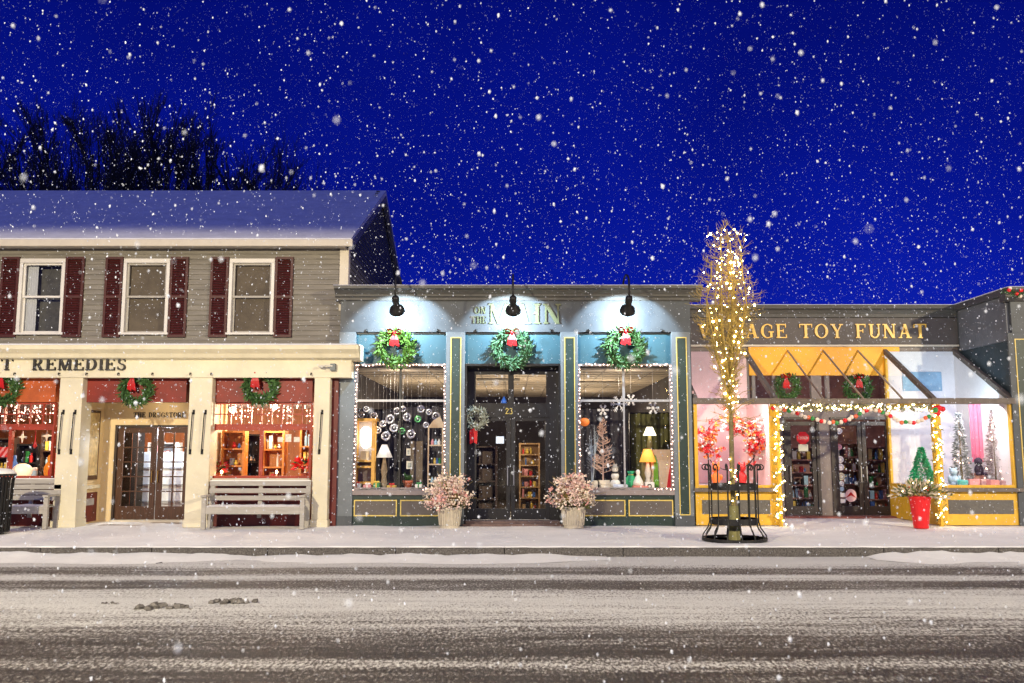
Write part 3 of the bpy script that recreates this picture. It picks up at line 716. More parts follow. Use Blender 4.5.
shelf_unit(X(18, 460, 22), X(40, 460, 22), 21.9, 22.2, ZB, 1.95, 4, black_paint, 'dark shelf stacked with small goods behind the hanging stars', seed=12)
shelf_unit(X(-8, 460, 22.4), X(14, 460, 22.4), 22.3, 22.6, ZB, 2.1, 4, mat('dark_wood', (.06, .035, .025), .5, .2), 'dark wooden shelf behind the striped awning stand in the drugstore window', seed=13)
shelf_unit(X(42, 460, 22.1), X(64, 460, 22.1), 22.0, 22.3, ZB, 2.2, 5, mat('dark_wood', (.06, .035, .025), .5, .2), 'dark wooden shelf behind the orange toy figure', seed=14)
lamp_in((X(170, 450, 22.4), 22.0, 2.3), 60, (.75, .85, 1.0))  # unseen cool fill added behind the drugstore doors
lamp_in(((xe0 + xe1) / 2 + .3, 20.55, Z402 - .12), 7, (1, .8, .55), .06, 'porch_fill')  # fill light added to brighten the porch, no fixture
t = thing('display_counter', 'tall white glass fronted counter just behind the drugstore doors', 'counter', (X(163, 480, 22.2), 22.2, ZB))
xq0, xq1 = X(140, 480, 22.2), X(189, 480, 22.2); zq = Z(452, 22.2)
MB().box(xq0, xq1, 22.2, 22.8, ZB, zq).build('case', mat('counter_white', (.68, .74, .82), .4, .25, 5), t, bevel=.01)
for k in range(1, 4): MB().box(xq0 + .04, xq1 - .04, 22.17, 22.198, ZB + (zq - ZB) * k / 4, ZB + (zq - ZB) * k / 4 + .03).build('edge_strip', mat('counter_grey', (.35, .38, .42), .4, .1), t)
for k, (a, m_) in enumerate(((.25, 5), (.8, 0), (1.05, 4))): MB().lathe(xq0 + a, 22.4, [(.07, zq), (.08, zq + .12), (.03, zq + .2), (.03, zq + .24)], 10).build('jar', PALETTE[m_], t)
lamp_in((X(168, 450, 21.6), 21.65, 2.2), 60, (.78, .88, 1.0))  # another unseen cool fill, added to whiten the counter
t = thing('darkening_panel', 'dark zigzag panel added to darken the leaf of the drugstore door nearest the notice case', 'screen', (X(124, 480, 21.8), 21.8, ZB))  # dark panels added so the door glass reads dark
for k in range(3):
    x = X(108, 480, 21.8) + .27 * k; MB().add([(x, 21.8 + .08 * (k % 2), ZB), (x + .265, 21.8 + .08 * ((k + 1) % 2), ZB), (x + .265, 21.8 + .08 * ((k + 1) % 2), 2.7), (x, 21.8 + .08 * (k % 2), 2.7)], [(0, 1, 2, 3)]).build('leaf_panel', mat('darkening_black', (.02, .015, .013), .7, .4, 4), t)
# clock
t = thing('wall_clock', 'round wall clock with a dark centre hanging above the orange cupboard', 'clock', P(213, 436, 20.9))
c = P(213, 436, 20.93)
mb = MB(); mb.ring(c, .10, .022, 6, 24, 'y'); mb.build('rim', wood_honey, t, smooth=True)
MB().xz([(c.x + .095 * math.cos(a * .314), c.z + .095 * math.sin(a * .314)) for a in range(20)], 20.93, 20.945).build('dial', black_paint, t)
# papers hanging in the window
for i, (u, v, w, h, lab) in enumerate(((280.5, 439.5, .11, .11, 'small square paper note stuck in the drugstore window, next to the bookcase'),
                                       (288.5, 438, .13, .17, 'largest white paper note stuck in the drugstore window, the middle one of three'),
                                       (297, 439.5, .13, .11, 'paper note with dark print in the drugstore window, nearest the end pillar'))):
    c = P(u, v, 20.03); tag(MB().box(c.x - w / 2, c.x + w / 2, 20.01, 20.016, c.z - h / 2, c.z + h / 2).build('paper_note', mat('note_paper%d' % i, (.75, .72, .62), .7, .25, 22), base=c), lab, 'paper note')
# candles on the sill inside
for u, lab in ((221.5, 'lit electric candle in front of the orange shelf unit, by the darker poinsettia'), (276.5, 'lit electric candle in front of the bookcase, nearer the window middle')):
    c = P(u, 476, 20.2); c.z = DZ
    t = thing('window_candle', lab, 'candle', c, 'candles in the drugstore window')
    MB().lathe(c.x, c.y, [(.05, DZ), (.05, DZ + .02), (.018, DZ + .03), (.016, DZ + .14)], 10).build('stick', white_paint, t)
    MB().ball((c.x, c.y, DZ + .175), .026, 8, 6, (1, 1, 1.5)).build('flame', flame, t)
def poinsettia(u, v, Y, r, lab, m):
    c = P(u, v, Y); t = thing('poinsettia', lab, 'potted plant', (c.x, Y, DZ))
    MB().lathe(c.x, Y, [(.07, DZ), (.10, DZ + .14), (.11, DZ + .14), (.1, DZ + .15)], 12).build('pot', mat('foil', (.4, .1, .06), .3, .3), t)
    mb = MB(); gr = MB()
    for k in range(90):
        a = random.uniform(0, 6.28); e = random.uniform(-.2, 1.2); d = Vector((math.cos(a) * math.cos(e), math.sin(a) * math.cos(e), math.sin(e)))
        p = Vector((c.x, Y, c.z)) + d * r * random.uniform(.3, .8)
        (mb if k % 4 else gr).leaf(p, d + Vector((0, 0, -.3)), r * .7, r * .35)
    mb.build('petals', m, t); gr.build('leaves', wreath_green, t)
poinsettia(218, 470, 20.35, .20, 'dark red poinsettia in the drugstore window at the clock end', mat('deep_red', (.34, .01, .015), .5, .3, 12))
poinsettia(305, 467, 20.35, .24, 'bright red poinsettia in the drugstore window at the end pillar', mat('bright_red', (.75, .012, .012), .45, .2, 12))
# things hanging and standing in the other drugstore window
def star(u, v, Y, r, lab):
    c = P(u, v, Y); t = thing('star_ornament', lab, 'ornament', c, 'white stars in the drugstore window'); pts = []
    for k in range(8):
        q = math.pi * k / 4; rr = r if k % 2 == 0 else r * .30
        if k in (2, 6): rr *= 1.15
        pts.append((c.x + rr * math.cos(q), c.z + rr * math.sin(q)))
    MB().xz(pts, Y - .015, Y + .015).build('star', mat('star_white', (.75, .70, .58), .6, .05), t)
    MB().tube([c + Vector((0, 0, r)), (c.x, Y, Z(425, Y))], .004, 4).build('thread', white_paint, t)
star(22.5, 437, 20.25, .115, 'white paper star hanging nearer the window mullion')
star(47, 436, 20.25, .12, 'white paper star hanging beside the cream pillar')
c = P(35, 444, 20.25); t = thing('drop_ornament', 'long red drop ornament hanging between the two paper stars', 'ornament', c)
MB().lathe(c.x, 20.25, [(.004, c.z - .10), (.045, c.z - .05), (.03, c.z), (.012, c.z + .08), (.01, c.z + .3)], 10).build('drop', PALETTE[2], t, smooth=True)
c = P(50, 478, 20.35); c.z = DZ
t = thing('toy_figure', 'orange and red padded toy figure standing on the drugstore window sill', 'toy', c)
def blob(mb, c, r, sc=(1, 1, 1)): mb.ball(c, r, 12, 8, sc)
mb = MB(); blob(mb, (c.x - .02, c.y, DZ + .20), .16, (.8, .7, 1.3)); blob(mb, (c.x + .03, c.y, DZ + .46), .11); mb.build('body', mat('plush_orange', (.75, .25, .015), .8, .15, 14), t, smooth=True)
mb = MB(); blob(mb, (c.x + .1, c.y - .08, DZ + .16), .11, (1, .8, 1.4)); blob(mb, (c.x + .12, c.y - .02, DZ + .52), .07); blob(mb, (c.x + .13, c.y - .04, DZ + .30), .07, (1, 1, 1.6)); mb.build('coat', mat('plush_red', (.6, .02, .02), .8, .15, 14), t, smooth=True)
c = P(22, 478, 20.3); c.z = DZ
t = thing('globe_lamp', 'low glowing cream globe lamp on the drugstore window sill', 'lamp', c)
MB().ball((c.x, c.y, DZ + .19), .19, 16, 10, (1.15, 1, .9)).build('globe', mat('cream_globe', (.8, .7, .5), .4, .05, emit=(1, .75, .5), estr=.7), t, smooth=True)
MB().lathe(c.x, c.y, [(.1, DZ), (.1, DZ + .03), (.07, DZ + .05)], 14).build('foot', wood_orange, t)
c = P(34, 478, 20.4); c.z = DZ
t = thing('blue_canister', 'pale blue canister standing between the globe lamp and the toy figure', 'canister', c)
MB().lathe(c.x, c.y, [(.065, DZ), (.065, DZ + .2)], 14).build('can', PALETTE[7], t); MB().lathe(c.x, c.y, [(.068, DZ + .2), (.068, DZ + .25), (.03, DZ + .27)], 14).build('lid', PALETTE[0], t)
c = P(15, 460, 20.5); c.z = DZ
t = thing('winter_bottle', 'dark blue bottle shaped display beside the striped stand', 'bottle', c)
MB().lathe(c.x, c.y, [(.08, DZ), (.08, DZ + .32), (.03, DZ + .42), (.03, DZ + .54)], 12).build('bottle', PALETTE[1], t, smooth=True)
c = P(3, 455, 20.4)
t = thing('display_stand', 'small red striped awning stand at the mullion of the drugstore window', 'stand', (c.x, 20.4, DZ))
mb = MB(); mb.box(c.x - .3, c.x + .16, 20.3, 20.5, DZ, DZ + .05)
for xx in (c.x - .28, c.x + .11): mb.box(xx, xx + .03, 20.36, 20.4, DZ + .05, c.z)
mb.build('legs_frame', white_paint, t)
for k in range(8):
    x = c.x - .32 + .063 * k
    MB().yz([(20.25, c.z - .05), (20.5, c.z + .16), (20.5, c.z + .18), (20.24, c.z - .03)], x, x + .0625).build('awning_stripe', PALETTE[2] if k % 2 else PALETTE[5], t)

# ================================================================== GIFT SHOP (middle)
Gs = thing('gift_shop', 'single storey slate blue shop with three lamp lit arches and two wide display windows', 'building', (0, Y0, ZB))
gx0, gx1 = X(337.5, 450, Y0), X(692, 450, Y0)
gxe = gx1 + .03
zTop, zC = Z(285.5, 19.72), Z(299.5, 19.9)
zPan, zWin = Z(332, Y0), Z(363.5, Y0)
zSill, zBar = Z(490, Y0), Z(400.5, Y0)
bays = [(354, 445.5), (464.5, 561), (578.5, 673)]
bx = [(X(a, 430, Y0), X(b, 430, Y0)) for a, b in bays]
# walls
mb = MB(); mb.box(gx0, gxe, Y0, Y0 + .14, zPan, zTop - .05); mb.box(gx0, gx0 + .1, Y0 + .14, 33, ZB, zTop - .1); mb.box(gxe - .1, gxe, Y0 + .14, 33, ZB, zTop - .1)
mb.box(gx0, gxe, 33, 33.1, ZB, zTop - .1); mb.box(gx1 + .002, gxe, Y0 + .002, Y0 + .14, ZB, zPan - .002)
mb.build('wall', slate, Gs)
MB().box(gx0, gxe, Y0 + .1, 33, zTop - .25, zTop - .16).build('roof', roof_snow, Gs)
# cornice with mouldings, its top powdered with snow
pc = [(19.98, zC - .02), (19.95, zC), (19.95, zC + .05), (19.90, zC + .08), (19.90, zTop - .17), (19.86, zTop - .13), (19.80, zTop - .08), (19.72, zTop - .06), (19.72, zTop), (20.16, zTop + .01), (20.16, zC - .02)]
c0, c1 = X(333.5, 290, 19.72), X(703, 290, 19.72)
co = MB().yz(pc, c0, c1).build('cornice', slate_dark, Gs)
MB().yz([(19.70, zTop + .002), (19.72, zTop + .018), (20.14, zTop + .028), (20.14, zTop + .012)], c0 - .01, c1 + .01).build('cornice_snow', roof_snow, co)
# lettering
zT = Z(325, Y0)
text(MB(), 'MAIN', X(488.5, 315, Y0), X(561, 315, Y0), Z(324, Y0), Z(304, Y0) - Z(324, Y0), Y0 - .003, .035, .12).build('sign_lettering', pale_letter, Gs)
text(MB(), 'THE', X(471.5, 315, Y0), X(486.5, 315, Y0), Z(323.5, Y0), .16, Y0 - .003, .03).build('sign_lettering', pale_letter, Gs)
text(MB(), 'ON', X(474.5, 315, Y0), X(486, 315, Y0), Z(314, Y0), .16, Y0 - .003, .03).build('sign_lettering', pale_letter, Gs)
# sign panels under the arches
for k, (a, b) in enumerate(bx):
    MB().box(a, b, Y0 + .10, Y0 + .16, zWin, zPan - .003).build('sign_panel', teal, Gs)
    MB().box(a, b, Y0 + .06, Y0 + .098, zPan - .035, zPan - .003).build('shadow_strip', black_paint, Gs)  # black strip painting the shadow line under the wall edge
    for fx in (.12, .9):
        x = a + (b - a) * fx; MB().ball((x, Y0 - .03, zPan + .03), .03, 8, 5, (.8, 1, 1.3)).build('clip', iron, Gs)
# pilasters with gold edged insets
pil = [(337.5, 354, None), (445.5, 464.5, (451, 460)), (561, 578.5, (565.5, 574.5)), (673, 691.8, (678, 687.5))]
for a, b, ins in pil:
    xa, xb = X(a, 430, Y0), X(b, 430, Y0)
    p = MB().box(xa, xb, Y0 - .05, Y0 + .14, ZB, zPan - .004).build('pilaster', mat('pilaster_lamplit', (.135, .155, .17), .5, .14, 3), Gs, bevel=.008)  # colour lightened to carry the barn lamps' light
    MB().box(xa - .0, xb + .0, Y0 - .075, Y0 - .052, ZB, ZB + .22).build('plinth', slate, p)
    if ins:
        xc = X((ins[0] + ins[1]) / 2, 430, Y0); hw = .095; za, zb = Z(514, Y0), Z(338.5, Y0)
        MB().box(xc - hw, xc + hw, Y0 - .057, Y0 - .052, za, zb).build('inset', green_dark, p)
        mb = MB(); grid_frame(mb, xc - hw - .022, xc + hw + .022, za - .022, zb + .022, Y0 - .068, Y0 - .0515, 1, 1, .02); mb.build('gold_edge', gold, p)
# display windows
metal_bar = mat('pale_window_bar', (.34, .33, .33), .4, .1, metal=.3)
for k, mull in ((0, 399.5), (2, 624.5)):
    a, b = bx[k]
    mb = MB(); e = .05
    mb.box(a, a + e, Y0 + .03, Y0 + .12, zSill, zWin - .003); mb.box(b - e, b, Y0 + .03, Y0 + .12, zSill, zWin - .003)
    mb.box(a + e, b - e, Y0 + .03, Y0 + .12, zWin - .05, zWin - .003); mb.box(a + e, b - e, Y0 + .03, Y0 + .12, zSill, zSill + .05)
    w = mb.build('shop_window', sill_grey, Gs)
    MB().box(a + e, b - e, Y0 + .04, Y0 + .10, zBar - .025, zBar + .025).build('transom_bar', metal_bar, w)
    x = X(mull, 430, Y0); mb = MB(); mb.box(x - .028, x + .028, Y0 + .045, Y0 + .095, zBar + .025, zWin - .05); mb.box(x - .018, x + .018, Y0 + .045, Y0 + .095, zSill + .05, zBar - .025)
    mb.build('mullion', black_paint if k == 0 else metal_bar, w)
    sheet_pane(w, a + e, b - e, zSill + .04, zWin - .04, Y0 + .08)
    MB().box(a, b, Y0 - .06, Y0 + .14, zSill - .11, zSill - .002).build('sill', sill_grey, Gs, bevel=.008)
    bl = MB().box(a, b, Y0 + .0, Y0 + .1, ZB, zSill - .112).build('bulkhead', green_dark, Gs)
    mid = (a + b) / 2
    for xa, xb in ((a + .06, mid - .06), (mid + .06, b - .06)):
        za, zb = Z(515, Y0), Z(501, Y0)
        i = MB().box(xa, xb, Y0 - .012, Y0 - .002, za, zb).build('bulkhead_inset', bulk_brown, bl)
        mb = MB(); grid_frame(mb, xa - .025, xb + .025, za - .025, zb + .025, Y0 - .022, Y0 - .001, 1, 1, .024); mb.build('gold_edge', gold, bl)
# entrance
a, b = bx[1]; YD = Y0 + .42
mb = MB(); mb.box(a, a + .04, Y0 + .0, YD + .1, ZB, zWin - .003); mb.box(b - .04, b, Y0 + .0, YD + .1, ZB, zWin - .003); mb.box(a + .04, b - .04, Y0, YD + .1, zWin - .05, zWin - .003)
mb.build('door_recess', black_paint, Gs)
xl, xr = X(466, 430, YD) + .02, X(560, 430, YD) - .02
zt0, zt1 = Z(404.5, YD), Z(373, YD)
mb = MB(); mb.holes(a + .04, b - .04, ZB + .10, zWin - .05, YD, YD + .1, [(X(474.5, 390, YD), X(509.5, 390, YD), zt0, zt1), (X(512.5, 390, YD), X(547.5, 390, YD), zt0, zt1), (X(472, 460, YD), X(549.5, 460, YD), ZB + .1, Z(417, YD))])
mb.build('door_frame', black_paint, Gs)
for u0, u1 in ((474.5, 509.5), (512.5, 547.5)):
    w = MB(); grid_frame(w, X(u0, 390, YD) - .0, X(u1, 390, YD), zt0, zt1, YD + .01, YD + .06, 1, 1, .03); w = w.build('transom_window', black_paint, Gs)
    sheet_pane(w, X(u0, 390, YD), X(u1, 390, YD), zt0, zt1, YD + .04)
text(MB(), '23', X(505.5, 411, YD), X(512.5, 411, YD), Z(414, YD), Z(408, YD) - Z(414, YD), YD - .002, .01).build('house_number', gold, Gs)
xm = X(510.7, 460, YD)
for x0, x1, hx in ((X(472, 460, YD), xm - .006, -.07), (xm + .006, X(549.5, 460, YD), .07)):
    mb = MB(); z0, z1 = ZB + .11, Z(417, YD); st = .095
    mb.box(x0, x0 + st, YD + .02, YD + .07, z0, z1); mb.box(x1 - st, x1, YD + .02, YD + .07, z0, z1); mb.box(x0 + st, x1 - st, YD + .02, YD + .07, z0, z0 + .24); mb.box(x0 + st, x1 - st, YD + .02, YD + .07, z1 - .09, z1)
    d = mb.build('door', black_paint, Gs, bevel=.005)
    sheet_pane(d, x0 + st, x1 - st, z0 + .24, z1 - .09, YD + .045)
    MB().tube([(xm + hx, YD + .02, 1.0), (xm + hx, YD - .05, 1.02), (xm + hx, YD - .05, 1.42), (xm + hx, YD + .02, 1.44)], .013, 6).build('handle', mat('steel', (.5, .5, .5), .3, .1, metal=.9), d)
mb = MB(); mb.box(a - .02, b + .02, Y0 - .12, YD + .12, ZB - .05, ZB + .05); mb.box(a + .02, b - .02, Y0 + .06, YD + .1, ZB + .05, ZB + .10)
mb.build('doorstep', mat('worn_step', (.13, .085, .075), .7, .25, 8), Gs)
# inside: dark walls, pale tiled ceiling
tile = mat('ceiling_tile', (.62, .53, .42), .8, .08)
rm = room(Gs, gx0 + .2, gx1 - .1, Y0 + .45, 31, ZB, 3.62, mat('dark_shop_wall', (.045, .04, .045), .8, .4, 1.5), mat('dark_shop_floor', (.06, .045, .035), .4, .3), tile)
mb = MB()
for i in range(1, 13): x = gx0 + .2 + (gx1 - gx0 - .3) * i / 13; mb.box(x - .012, x + .012, Y0 + .2, 31, 3.612, 3.619)
for j in range(1, 16): y = Y0 + .45 + 10.5 * j / 16; mb.box(gx0 + .2, gx1 - .1, y - .014, y + .014, 3.610, 3.6185)
mb.build('ceiling_grid', mat('grid_line', (.28, .24, .2), .7, .1), rm)
for x, y, nm in ((2.35, 24.2, 0), (-.35, 23.2, 0)):
    mb = MB(); mb.box(x - .55, x + .55, y - .3, y + .3, 3.585, 3.608); mb.build('air_vent', mat('vent', (.2, .18, .15), .6, .3, 30, stretch=(1, 20, 1)), rm)
for k in (0, 2):
    a, b = bx[k]; pl = MB().box(a, b, Y0 + .12, Y0 + 1.15, zSill - .10, zSill - .01).build('display_platform', mat('platform', (.30, .27, .25), .7, .1), Gs)
gl = mat('shop_globe', (1, .9, .75), .3, 0, emit=(1, .78, .5), estr=6)
for x, y, p in ((-2.3, 23.6, 70), (2.4, 24.0, 90), (.2, 23.0, 55), (-.6, 26.5, 60), (2.2, 27.5, 70)):
    lamp_in((x, y, 2.5), p, (1, .8, .55), .2)  # unseen fills added to light the room, no lamps modelled
for x, p in ((-2.6, 16), (2.6, 16)): lamp_in((x, 20.42, 3.35), p, (1, .84, .66), .08, 'window_fill')  # unseen point fills added so the window goods show
# half-height display screens standing behind the goods
for x0, x1, y, h, lab in ((X(354, 440, 21.5) - .1, X(398, 440, 21.5), 21.5, 2.75, 'dark curtained display screen behind the lit cabinet in the gift shop'),
                       (X(402, 440, 21.7), X(446, 440, 21.7), 21.7, 2.85, 'dark display screen behind the ladder shelf in the gift shop'),
                       (X(580, 440, 21.7) - .1, X(628, 440, 21.7), 21.7, 2.8, 'dark bluish display screen behind the twig tree in the gift shop'),
                       (X(630, 440, 22.1), X(676, 440, 22.1), 22.1, 2.7, 'greenish display screen behind the two lit lamps in the gift shop')):
    t = thing('display_screen', lab, 'screen', ((x0 + x1) / 2, y, ZB)); mb = MB(); n = 40
    for i in range(n + 1):
        x = x0 + (x1 - x0) * i / n; w = .03 * math.sin(i * 1.3) + .02 * math.sin(i * .57)
        mb.v += [(x, y + w, ZB), (x, y + w, h)]
    mb.f = [(2 * i, 2 * i + 2, 2 * i + 3, 2 * i + 1) for i in range(n)]
    mb.build('cloth', mat('screen_cloth', (.05, .048, .06), .85, .4, 3) if 'greenish' not in lab else mat('screen_green', (.10, .10, .035), .85, .4, 3), t, smooth=True)
    MB().tube([(x0, y, h), (x1, y, h)], .02, 6).build('rail', iron, t)
    for x in (x0, x1): MB().box(x - .015, x + .015, y - .02, y + .02, ZB, h).build('post', iron, t)

shelf_unit(X(472, 460, 22.6), X(497, 460, 22.6), 22.6, 22.95, ZB, 1.9, 4, mat('dark_wood', (.06, .035, .025), .5, .2), 'dark shelf seen through the gift shop door leaf by the small wreath', seed=41, fill=False)
shelf_unit(X(519, 460, 25.5), X(540, 460, 25.5), 25.5, 25.8, ZB, 2.0, 6, mat('shop_pine', (.40, .25, .12), .6, .2, 5), 'pine shelf seen through the gift shop door leaf away from the small wreath', seed=42)
c = P(500, 440, YD + .03); tag(MB().box(c.x - .09, c.x + .09, YD + .028, YD + .034, c.z - .08, c.z + .08).build('paper_note', mat('note_blue', (.55, .62, .72), .7, .2, 15), base=c), 'pale paper note stuck inside the gift shop door glass', 'paper note')
c = P(504, 401, YD + .12); t = thing('blue_light_drop', 'small blue light inside the glass over the gift shop door, painted on a solid drop', 'ornament', c)
MB().lathe(c.x, c.y, [(.01, c.z - .10), (.075, c.z - .06), (.07, c.z), (.03, c.z + .06), (.02, c.z + .1)], 12).build('ornament', mat('blue_light_paint', (.04, .16, .7), .3, .1), t, smooth=True); MB().tube([(c.x, c.y, c.z + .1), (c.x, c.y, 3.45)], .004, 4).build('thread', iron, t)  # the blue light is put into the drop's colour
# goods in the gift shop windows
PZ = zSill - .008
def stand(u, Y): return Vector((X(u, 470, Y), Y, PZ))
# lit cabinet
c = stand(364.5, 20.55); zt_ = Z(421, 20.45); t = thing('curio_cabinet', 'honey wood curio cabinet with a bright light inside', 'cabinet', c)
hw, dp = .24, .30
for x in (c.x - hw, c.x + hw - .075):
    MB().box(x, x + .075, c.y - .1, c.y - .03, PZ, zt_).build('post', wood_honey, t); MB().box(x, x + .05, c.y + dp - .05, c.y + dp, PZ, zt_).build('post', wood_honey, t)
MB().box(c.x - hw - .03, c.x + hw + .03, c.y - .13, c.y + dp + .02, zt_, zt_ + .06).build('top', wood_honey, t)
for v in (462, 468, 484): MB().box(c.x - hw + .06, c.x + hw - .06, c.y - .09, c.y + dp - .02, Z(v, 20.5), Z(v, 20.5) + .05).build('shelf', wood_honey, t)
MB().box(c.x - hw + .05, c.x + hw - .05, c.y + dp - .02, c.y + dp, PZ, zt_).build('back', mat('cabinet_back', (.42, .38, .36), .6, .1), t)
MB().lathe(c.x, c.y + .1, [(.04, Z(448, 20.5)), (.10, Z(446, 20.5)), (.12, Z(430, 20.5)), (.06, Z(427, 20.5))], 14).build('light', mat('cabinet_light', (1, 1, .95), .3, 0, emit=(1, .93, .8), estr=8), t, smooth=True)
MB().box(c.x - .09, c.x + .09, c.y, c.y + .05, Z(461, 20.5), Z(451, 20.5)).build('card', mat('card', (.7, .6, .4), .6, .1), t)
# table lamp with a white shade
def table_lamp(u, Y, vtop, vsh, vbase, r0, r1, shade_m, base_m, label, foot=PZ):
    c = Vector((X(u, 450, Y), Y, foot)); t = thing('table_lamp', label, 'lamp', c); z1, z2 = Z(vtop, Y), Z(vsh, Y)
    MB().lathe(c.x, Y, [(r1, z2), (r0, z1), (r0 - .01, z1), (r1 - .012, z2)], 22).build('lamp_shade', shade_m, t, smooth=True)
    h = z2 - foot
    MB().lathe(c.x, Y, [(.10, foot), (.10, foot + .03), (.05, foot + .06), (.075, foot + .2 * h), (.05, foot + .4 * h), (.078, foot + .6 * h), (.045, foot + .85 * h), (.02, z2 + .05), (.015, z1 - .03)], 14).build('base', base_m, t, smooth=True)
    return t
white_shade = mat('white_shade', (.8, .78, .74), .7, .03, emit=(1, .9, .8), estr=.35)
table_lamp(384.5, 20.5, 444.5, 457.5, 490, .06, .185, white_shade, mat('rope_base', (.30, .22, .13), .7, .4, 20), 'table lamp with a wide white cone shade and ribbed base')
cr = mat('cream_goods', (.62, .55, .45), .7, .1)
def crate(u, Y, w, h, m, label, d=.2, name='gift_box', cat='box', z=PZ, rot=0):
    c = Vector((X(u, 470, Y), Y, z)); t = thing(name, label, cat, c)
    MB().box(c.x - w / 2, c.x + w / 2, Y - d / 2, Y + d / 2, z, z + h).build('box', m, t, bevel=.006)
    return t, c
def ribboned(u, Y, w, h, m, rm_, label, z=PZ):
    t, c = crate(u, Y, w, h, m, label, z=z)
    MB().box(c.x - .014, c.x + .014, Y - .104, Y + .104, z - .0, z + h + .004).build('ribbon', rm_, t)
    mb = MB(); mb.ball((c.x - .03, Y, z + h + .025), .028, 8, 5, (1.3, .6, .8)); mb.ball((c.x + .03, Y, z + h + .025), .028, 8, 5, (1.3, .6, .8)); mb.build('bow', rm_, t)
ribboned(357.5, 20.35, .16, .13, PALETTE[0], PALETTE[2], 'white gift box with red ribbon in the corner under the lit cabinet')
ribboned(368, 20.3, .18, .11, PALETTE[5], PALETTE[0], 'pink gift box with white ribbon in front of the lit cabinet')
ribboned(377, 20.32, .13, .15, PALETTE[3], PALETTE[8], 'green gift box with yellow ribbon beside the ribbed lamp base')
ribboned(392, 20.3, .20, .10, mat('gold_goods', (.5, .33, .06), .4, .2), PALETTE[2], 'gold gift box with red ribbon under the white shaded lamp')
ribboned(419, 20.35, .15, .12, PALETTE[0], PALETTE[3], 'white gift box with green ribbon below the tall brown board')
c = stand(408, 20.4); t = thing('clay_pot', 'orange clay pot in front of the tall brown board in the gift shop', 'pot', c)
MB().lathe(c.x, c.y, [(.07, PZ), (.10, PZ + .15), (.115, PZ + .16), (.115, PZ + .2), (.09, PZ + .2), (.085, PZ + .14)], 16).build('pot', mat('clay', (.45, .11, .05), .7, .2), t, smooth=True)
mb = MB()
for k in range(40):
    d = Vector((random.uniform(-1, 1), random.uniform(-1, 1), random.uniform(.3, 1.3))); mb.leaf((c.x, c.y, PZ + .2), d, random.uniform(.1, .22), .05)
mb.build('plant', wreath_green, t)
# tall board with pictures
c = stand(415.5, 20.9); t = thing('display_board', 'tall brown board with two small framed pictures', 'board', c)
MB().box(c.x - .12, c.x + .16, 20.88, 20.93, PZ, Z(441, 20.9)).build('board', mat('brown_board', (.17, .13, .085), .7, .2), t)
for u, v, w, h in ((408.5, 452, .10, .16), (409.5, 465, .14, .18)):
    q = P(u, v, 20.86); f = MB().box(q.x - w / 2, q.x + w / 2, 20.855, 20.878, q.z - h / 2, q.z + h / 2).build('picture', mat('pale_frame', (.6, .58, .5), .6, .1), t)
    MB().box(q.x - w / 2 + .03, q.x + w / 2 - .03, 20.85, 20.8545, q.z - h / 2 + .03, q.z + h / 2 - .04).build('image', mat('picture_print', (.3, .33, .3), .6, .6, 30), f)
# ladder shelf
c = stand(435.5, 20.75); zt_ = Z(428, 20.75); t = thing('ladder_shelf', 'pale wooden ladder shelf at the planter side of the gift shop window', 'shelf', c)
for x in (c.x - .17, c.x + .15): MB().box(x, x + .03, 20.6, 20.64, PZ, zt_).build('rail', mat('pale_wood', (.55, .40, .26), .6, .15), t)
for v in (446, 465, 484): MB().box(c.x - .14, c.x + .15, 20.58, 20.86, Z(v, 20.7), Z(v, 20.7) + .03).build('board', MATS['pale_wood'], t)
mb = MB(); mb.xz([(c.x - .17, zt_), (c.x - .06, zt_ + .16), (c.x + .10, zt_ + .26), (c.x + .18, zt_ + .12), (c.x + .18, zt_)], 20.6, 20.63); mb.build('crest', MATS['pale_wood'], t)
for v, k in ((446, 3), (465, 4), (484, 3)):
    z = Z(v, 20.7) + .031
    for i in range(k):
        x = c.x - .1 + .22 * i / k + .03; r = .035
        o = MB().lathe(x, 20.7, [(r, z), (r * 1.1, z + .07), (r * .5, z + .10), (r * .5, z + .13)], 9).build('jar', PALETTE[(i * 2 + int(v)) % 9], base=(x, 20.7, z))
        tag(o, '%s jar on the %s board of the ladder shelf, %s' % (PN[(i * 2 + int(v)) % 9], {446: 'top', 465: 'middle', 484: 'lowest'}[v], ['at the board side end', 'in the middle', 'at the planter side', 'last in its row'][i]), 'jar')
# hanging glass baubles
clear_b = mat('bauble_silver', (.75, .75, .78), .15, .0, metal=.7)
bl_pts = [(366, 409), (373.5, 416), (383, 423.5), (390, 419), (397, 411), (403, 409), (407, 417), (402, 431), (411, 434), (421, 409), (429, 412), (436, 416), (418, 419), (386, 436), (378, 430), (426, 425), (394, 428), (361, 415)]
for i, (u, v) in enumerate(bl_pts):
    y = 20.4 + .55 * ((i * 37) % 10) / 10; c = P(u, v, y); r = .07 + .03 * ((i * 13) % 5) / 4
    m_ = clear_b if i not in (7, 12) else mat('bauble_green', (.15, .5, .2), .2, 0, metal=.5)
    lab = 'silver glass bauble hanging high behind the gift shop window with the lit cabinet' if m_ is clear_b else ('green glass bauble hanging over the tall brown board' if i == 7 else 'small green bauble hanging towards the ladder shelf')
    t = thing('hanging_bauble', lab, 'ornament', c, 'silver baubles in the gift shop window' if m_ is clear_b else None)
    b_ = MB(); b_.ring(c, r * .8, r * .28, 7, 20, 'y'); b_.ball((c.x, c.y, c.z + r * .1), r * .35, 8, 6); b_.build('bauble', m_, t, smooth=True)
    MB().tube([(c.x, y, c.z + r), (c.x, y, 3.6)], .003, 4).build('thread', metal_bar, t)
